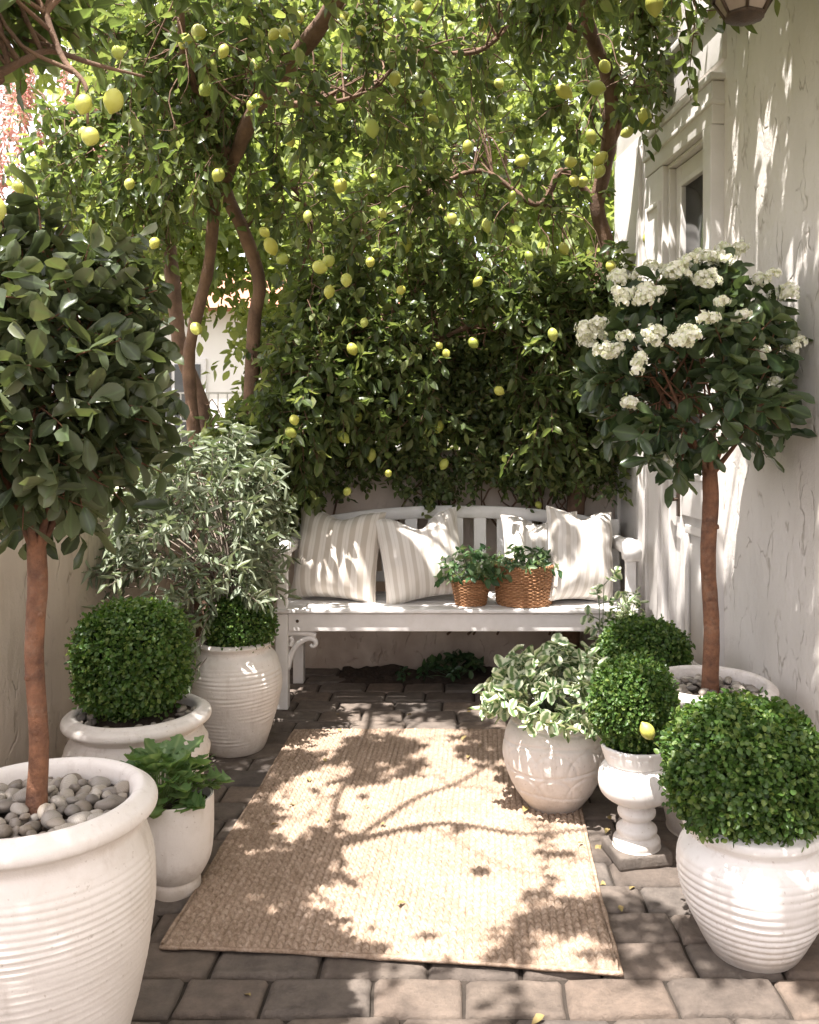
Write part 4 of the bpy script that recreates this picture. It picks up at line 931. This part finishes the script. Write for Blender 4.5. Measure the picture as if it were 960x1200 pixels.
tB = [([(.60, 4.93, 0), (.63, 4.9, .9), P(688, 420, 4.85), P(692, 360, 4.8), P(712, 300, 4.8), P(700, 240, 4.75), P(712, 180, 4.7), P(715, 100, 4.55), P(692, 40, 4.4), P(680, -20, 4.2), P(660, -120, 3.8)], [.05, .045, .04, .04, .036, .03]),
      ([P(712, 180, 4.7), P(745, 100, 4.55), P(750, 60, 4.45), P(742, 20, 4.3)], [.02, .014, .01]),
      ([P(700, 240, 4.75), P(660, 200, 4.7), P(630, 240, 4.7), P(560, 200, 4.7), P(480, 240, 4.7)], [.022, .016, .01]),
      ([P(692, 380, 4.82), P(640, 400, 4.8), P(560, 380, 4.8), P(470, 420, 4.8), P(400, 400, 4.8)], [.02, .015, .008]),
      ([P(692, 40, 4.4), P(620, 20, 4.2), P(560, 60, 4.1), P(500, 60, 4.0)], [.02, .012, .008]),
      ([P(660, -120, 3.8), P(620, -250, 3.2), P(580, -400, 2.7)], [.025, .02, .014])]
grow('lemon_tree', 'dense fruiting lemon tree against the back wall behind the bench', tB,
     [((.25, 4.85, 1.75), (.75, .38, .62), 1.1), ((-.35, 4.85, 1.75), (.6, .38, .6), .9), ((.25, 4.75, 2.7), (.8, .4, .7), .95), ((-.35, 4.8, 2.6), (.55, .4, .6), .65), ((.55, 4.55, 3.3), (.6, .5, .45), .8), ((.3, 4.2, 3.45), (.8, .6, .4), .5), ((.55, 3.4, 3.3), (.6, .85, .35), 1.3), ((.75, 4.78, 2.2), (.16, .25, .8), .4), ((.70, 4.25, 3.05), (.24, .45, .5), .55), ((.78, 3.3, 3.1), (.3, .6, .3), .4)],
     2350, .076, .019, 'lemon_leaf', 'bark', keep=lambda p: shade_keep(p) or p[2] < 2.3, lem=lemB, base=bB, group='lemon trees around the patio', nl=10)
# C: tree beyond the left garden wall whose branches hang over the foreground; unseen overhead crown added for shade
bC = (-2.15, 1.6, 0)
lemC = LP([(98, 122, 1.95, 11.5), (133, 118, 1.95, 13), (106, 160, 1.95, 13), (138, 62, 2.05, 9), (-4, 245, 1.7, 14), (100, 118, 2.05, 10)])
tC = [([(-2.15, 1.6, -.03), (-2.1, 1.6, 1.0), (-1.95, 1.7, 1.9), (-1.6, 1.8, 2.5), (-1.0, 2.1, 2.95), (-.72, 2.22, 3.0), (-.45, 2.13, 3.06), (-.15, 2.16, 3.1), (.15, 2.0, 3.14), (.5, 1.93, 3.2)], [.08, .07, .055, .036, .022, .015, .011, .008, .006, .004]),
      ([(-1.6, 1.8, 2.5), (-1.2, 1.1, 2.95), (-.6, .6, 3.15), (.2, .4, 3.3)], [.035, .025, .012]),
      ([(-1.95, 1.7, 1.9), P(-60, 105, 2.0), P(0, 85, 2.0), P(30, 70, 2.0), P(60, 60, 2.05), P(110, 75, 2.05), P(170, 90, 2.1)], [.02, .011, .009, .006, .003]),
      ([(-1.6, 1.8, 2.5), P(40, -40, 2.0), P(55, 20, 2.0), P(75, 70, 1.98), P(100, 100, 1.95), P(103, 145, 1.95)], [.014, .008, .006, .003]),
      ([(-1.0, 2.1, 2.95), (-.82, 2.42, 3.0), (-.68, 2.55, 3.04), (-.45, 2.85, 3.07), (-.15, 2.9, 3.1), (.15, 3.08, 3.13), (.5, 3.1, 3.15)], [.014, .009, .004]),
      ([(-1.05, 2.05, 2.93), (-1.1, 2.5, 3.02), (-.98, 3.0, 3.1), (-.8, 3.5, 3.2)], [.013, .006])]
grow('lemon_tree', 'lemon tree whose large near leaves and fruit hang in at the top left', tC,
     [((-1.15, 1.95, 2.48), (.5, .3, .28), .42), ((-.75, 2.1, 2.58), (.45, .3, .2), .16), ((-1.0, 1.2, 3.15), (.9, .9, .35), .9), ((.1, 1.6, 3.25), (1.1, 1.1, .3), 1.0), ((-.8, 2.6, 3.15), (.6, .6, .25), .5), ((.6, 2.4, 3.3), (.6, .9, .3), 1.0), ((-1.7, 2.4, 2.9), (.4, .9, .4), .6), ((0, 0, 3.3), (1.5, .9, .3), .7)],
     1550, .082, .0215, 'lemon_leaf', 'bark', keep=lambda p: shade_keep(p) or (p[2] < 2.6 and p[1] < 2.3 and p[0] < -.7), lem=lemC, base=bC, group='lemon trees around the patio', nl=10)

# creeper over the back wall
def creeper():
    base = (-.1, 5.03, 0); t = thing('creeper', 'dark small leaved creeper covering the wall behind the bench', 'climber', base); b = np.array(base); lf = MB(); st = MB()
    for k in range(22):
        x = random.uniform(-.9, .85); pts = [(x, 5.0, .2 if k < 6 else .7)]
        for i in range(9): pts.append((pts[-1][0]+random.gauss(0, .08), 5.0-random.uniform(0, .05), pts[-1][2]+.13))
        tube(st, np.array(pts)-b, [.007, .003], 5, 20, knob=.2)
    n = 0
    while n < 1500:
        x = random.uniform(-1.1, .86); z = random.uniform(.93, 1.95); lim = 1.02+.09*noise.noise(Vector((x*3.3, 0, 0)))+(.05 if x < -.3 and x > -.6 else 0)
        if z < lim: continue
        if noise.noise(Vector((x*3, z*3, 5))) < -.42: continue
        y = 5.0-random.uniform(.0, .24); 
        twig_cluster(lf, st if n % 4 == 0 else None, np.array([x, y, z])-b, (random.gauss(0, .6), -.5, random.gauss(-.2, .5)), 8, .046, .0145, 'ell', stem=.09, droop=.4, up=.4); n += 1
    st.build('vine', M['bark'], t); lf.build('foliage', M['creeper_leaf'], t)
creeper()

# ------------------------------------------------------------------ beyond the walls
def bgtree(label, base, cc, rad, n, L, W, mat='back_leaf', thr=-.1, nl=9, name='garden_tree'):
    base = Vector(base); c = Vector(cc)
    tp = [([base, base.lerp(c, .4)+Vector((.15, 0, 0)), c], [.12, .09, .04])]
    for k in range(5):
        a = k*1.26; tp.append(([base.lerp(c, .5), c+Vector((math.cos(a)*rad[0]*.6, math.sin(a)*rad[1]*.6, rad[2]*random.uniform(-.2, .5)))], [.05, .015]))
    return grow(name, label, tp, [(cc, rad, 1)], n, L, W, mat, 'bark', base=base, dens=1.1, thr=thr, nl=nl, twigs=False, stem=.28, group='trees beyond the garden walls')
bgtree('sunlit yellow green tree beyond the back wall, centre', (.2, 7.6, -.03), (.0, 7.4, 3.3), (2.4, 1.2, 2.3), 2300, .11, .032)
bgtree('bright leafy tree beyond the back wall, towards the left', (-4.2, 8.4, -.03), (-2.0, 8.2, 4.7), (2.0, 1.2, 1.6), 1500, .12, .034)
bgtree('broad tree far beyond the back wall on the right', (2.2, 8.5, -.03), (2.2, 8.6, 3.2), (2.0, 1.3, 2.6), 1000, .13, .038)
bgtree('tall pale green tree far behind the lemon trees', (-.5, 10.5, -.03), (-.4, 10.5, 5.6), (3.2, 1.4, 2.2), 1200, .14, .042)
bgtree('rounded light green tree between the lemon stems and the pink flowered tree', (-3.0, 6.9, -.03), (-2.3, 6.7, 3.1), (.9, .6, .75), 520, .10, .028)
for k_, (x_, y_, h_) in enumerate(((-2.9, 3.6, 'leafy garden shrub outside the left wall, nearest the lemon stems'), (-3.3, 2.2, 'leafy garden shrub outside the left wall, middle of three'), (-3.2, .6, 'leafy garden shrub outside the left wall, nearest the camera'))):
    bgtree(h_, (x_, y_, -.03), (x_, y_, .75), (.75, .75, .75), 260, .09, .026, thr=-.4, name='garden_shrub')
bgtree('low sunlit shrub just beyond the left corner of the wall', (-2.2, 6.6, -.03), (-2.5, 6.6, .6), (.7, .5, .6), 350, .07, .02, thr=-.3, name='garden_shrub')
# bottlebrush
def bottlebrush():
    base = Vector((-3.5, 7.2, -.03)); t = thing('bottlebrush_tree', 'weeping tree with pinkish red brush flowers beyond the left wall', 'tree', base); lf = MB(); bl = MB(); tr = MB()
    c0 = Vector((-3.15, 7.2, 3.5))-base
    tube(tr, [(0, 0, 0), (.1, 0, 1.4), c0*.8], [.1, .08, .05], 10, 20, knob=.2)
    for k in range(70):
        d = Vector(rand_dir(1)[0]); c = c0+Vector((-.2+d.x*.6, d.y*.6, d.z*.75+.1)); 
        dn = Vector((d.x*.4, d.y*.3, -1.0))
        if k % 12 == 0: tube(tr, [c0*.8, (c0+c)/2+Vector((0, 0, .2)), c], [.02, .006], 5, 8, close=False)
        twig_cluster(lf, None, c, dn, 12, .10, .008, 'long', stem=.4, droop=.3, spread=.6)
        n = 60; tt = np.linspace(.1, .5, n); pos = np.array(c)[None]+np.array(dn)[None]*tt[:, None]; leaves(bl, pos, rand_dir(n)+np.array([0, 0, -.5]), rand_dir(n), .075, .008, 'tiny')
    tr.build('trunk', M['bark'], t); lf.build('crown', M['olive_leaf'], t); bl.build('blossom', M['red_bloom'], t)
bottlebrush()
# pale neighbouring house with railing
def neighbour():
    t = thing('neighbour_house', 'pale rendered house with a low tiled roof seen through the trees', 'house', (-4.2, 15, 0))
    m = MB(); box(m, -4, 3.6, 0, 6, 0, 3.3); m.build('wall', M['far_white'], t, False)
    m = MB(); V = [(-4.3, -.4, 3.3), (3.9, -.4, 3.3), (3.9, 6.4, 3.3), (-4.3, 6.4, 3.3), (-2.0, 3, 4.5), (1.6, 3, 4.5)]; m.add(V, [[[0, 1, 5, 4], [2, 3, 4, 5]], [[1, 2, 5], [3, 0, 4]]]); m.add([(-4.3, -.4, 3.29), (3.9, -.4, 3.29), (3.9, 6.4, 3.29), (-4.3, 6.4, 3.29)], [[[3, 2, 1, 0]]]); m.build('roof', M['far_roof'], t, False)
    for x in (-2.9, -.6, 1.6):
        m = MB(); box(m, x-.55, x+.55, -.05, .05, .9, 2.5, .01); w = m.build('window', M['metal_white'], t)
        m = MB(); box(m, x-.46, x-.03, -.07, -.051, 1.0, 2.4); box(m, x+.03, x+.46, -.07, -.051, 1.0, 2.4); m.build('pane', M['glass'], w, False)
neighbour()
def railing():
    t = thing('railing_fence', 'white wire railing seen between the lemon tree stems', 'fence', (-2.6, 9.6, -.03)); m = MB()
    for k in range(49): x = -2.4+k*.1; box(m, x-.006, x+.006, -.006, .006, .1, 1.75)
    for z in (.1, .45, .8, 1.15, 1.45, 1.75): box(m, -2.4, 2.4, -.012, .012, z-.01, z+.01)
    m.build('mesh_panel', M['metal_white'], t, False)
    for x in (-2.42, -.8, .8, 2.42): m = MB(); box(m, x-.04, x+.04, -.04, .04, 0, 1.9, .008); m.build('post', M['metal_white'], t)
railing()
# fallen leaves
FL = MB(); leaves(FL, [(0, 0, 0)], [(1, 0, .1)], [(0, 0, 1)], [.06], [.016], 'ell'); FLm = FL.mesh('fallen_leaf'); FLm.materials.append(M['litter'])
for (x, y, z) in ((-.67, 4.34, .49), (-.60, 4.36, .492), (-.5, 2.13, .006), (.45, 2.5, .006), (-.25, 4.2, .008), (.5, 4.3, .006), (-.9, 4.35, .006), (.05, 4.25, .006), (-.55, 3.6, .02))+tuple((random.uniform(-.72, .55), random.uniform(1.95, 4.6), .004) for _ in range(26)):
    o = bpy.data.objects.new('fallen_leaf', FLm); COL.objects.link(o); o.location = (x, y, z); o.rotation_euler = (random.gauss(0, .2), random.gauss(0, .2), random.uniform(0, 6)); o.scale = [random.uniform(.3, .7)]*3
    on_rug = -.74 < x < .40 and 2.32 < y < 3.93
    if on_rug: o.location.z = .026
    tag(o, 'small fallen leaf on the '+('bench seat' if z > .3 else 'rug' if on_rug else 'brick paving'), 'leaf', 'fallen leaves')

# ------------------------------------------------------------------ light and camera
w = bpy.data.worlds.new('World'); S.world = w; w.use_nodes = True; nt = w.node_tree; nt.nodes.clear()
sk = nt.nodes.new('ShaderNodeTexSky'); sk.sky_type = 'NISHITA'; sk.sun_disc = False; el = math.asin(SUN.z); sk.sun_elevation = el; sk.sun_rotation = math.atan2(SUN.x, SUN.y)
sk.dust_density = 4.0; sk.air_density = .8; sk.ozone_density = .6
bg = nt.nodes.new('ShaderNodeBackground'); bg.inputs[1].default_value = .135; ow = nt.nodes.new('ShaderNodeOutputWorld'); 
tcw = nt.nodes.new('ShaderNodeTexCoord'); cn = nt.nodes.new('ShaderNodeTexNoise'); cn.inputs['Scale'].default_value = 2.2; cn.inputs['Detail'].default_value = 8; nt.links.new(tcw.outputs['Generated'], cn.inputs['Vector'])
cr = nt.nodes.new('ShaderNodeValToRGB'); cr.color_ramp.elements[0].position = .36; cr.color_ramp.elements[1].position = .58; cr.color_ramp.elements[0].color = (.35, .35, .35, 1); nt.links.new(cn.outputs[0], cr.inputs[0])
cm = nt.nodes.new('ShaderNodeMix'); cm.data_type = 'RGBA'; nt.links.new(cr.outputs[0], cm.inputs[0]); nt.links.new(sk.outputs[0], cm.inputs[6]); cm.inputs[7].default_value = (6.9, 6.4, 6.55, 1); nt.links.new(cm.outputs[2], bg.inputs[0]); nt.links.new(bg.outputs[0], ow.inputs[0])
sl = bpy.data.lights.new('sun', 'SUN'); sl.energy = 5.0; sl.angle = R(.55); sl.color = (1, .945, .905); so = bpy.data.objects.new('sun', sl); COL.objects.link(so)
so.rotation_euler = SUN.to_track_quat('Z', 'Y').to_euler(); so.location = (0, 0, 8)
cd = bpy.data.cameras.new('camera'); cam = bpy.data.objects.new('camera', cd); COL.objects.link(cam); cam.location = (0, 0, CAMZ); cam.rotation_euler = (PI/2, 0, 0)
cd.sensor_fit = 'VERTICAL'; cd.sensor_height = 36; cd.lens = 36*F_PX/1200; cd.shift_x = -(CX-480)/1200; cd.shift_y = -(600-HY)/1200; cd.clip_end = 1500; cd.clip_start = .02
S.camera = cam
S.view_settings.view_transform = 'Standard'; S.view_settings.look = 'None'; S.view_settings.gamma = 1; S.view_settings.exposure = 1.7
S.cycles.max_bounces = 8; S.cycles.diffuse_bounces = 4; S.cycles.transmission_bounces = 4; S.cycles.glossy_bounces = 3; S.cycles.use_denoising = True; S.cycles.sample_clamp_indirect = 6
S.cycles.caustics_reflective = False; S.cycles.caustics_refractive = False
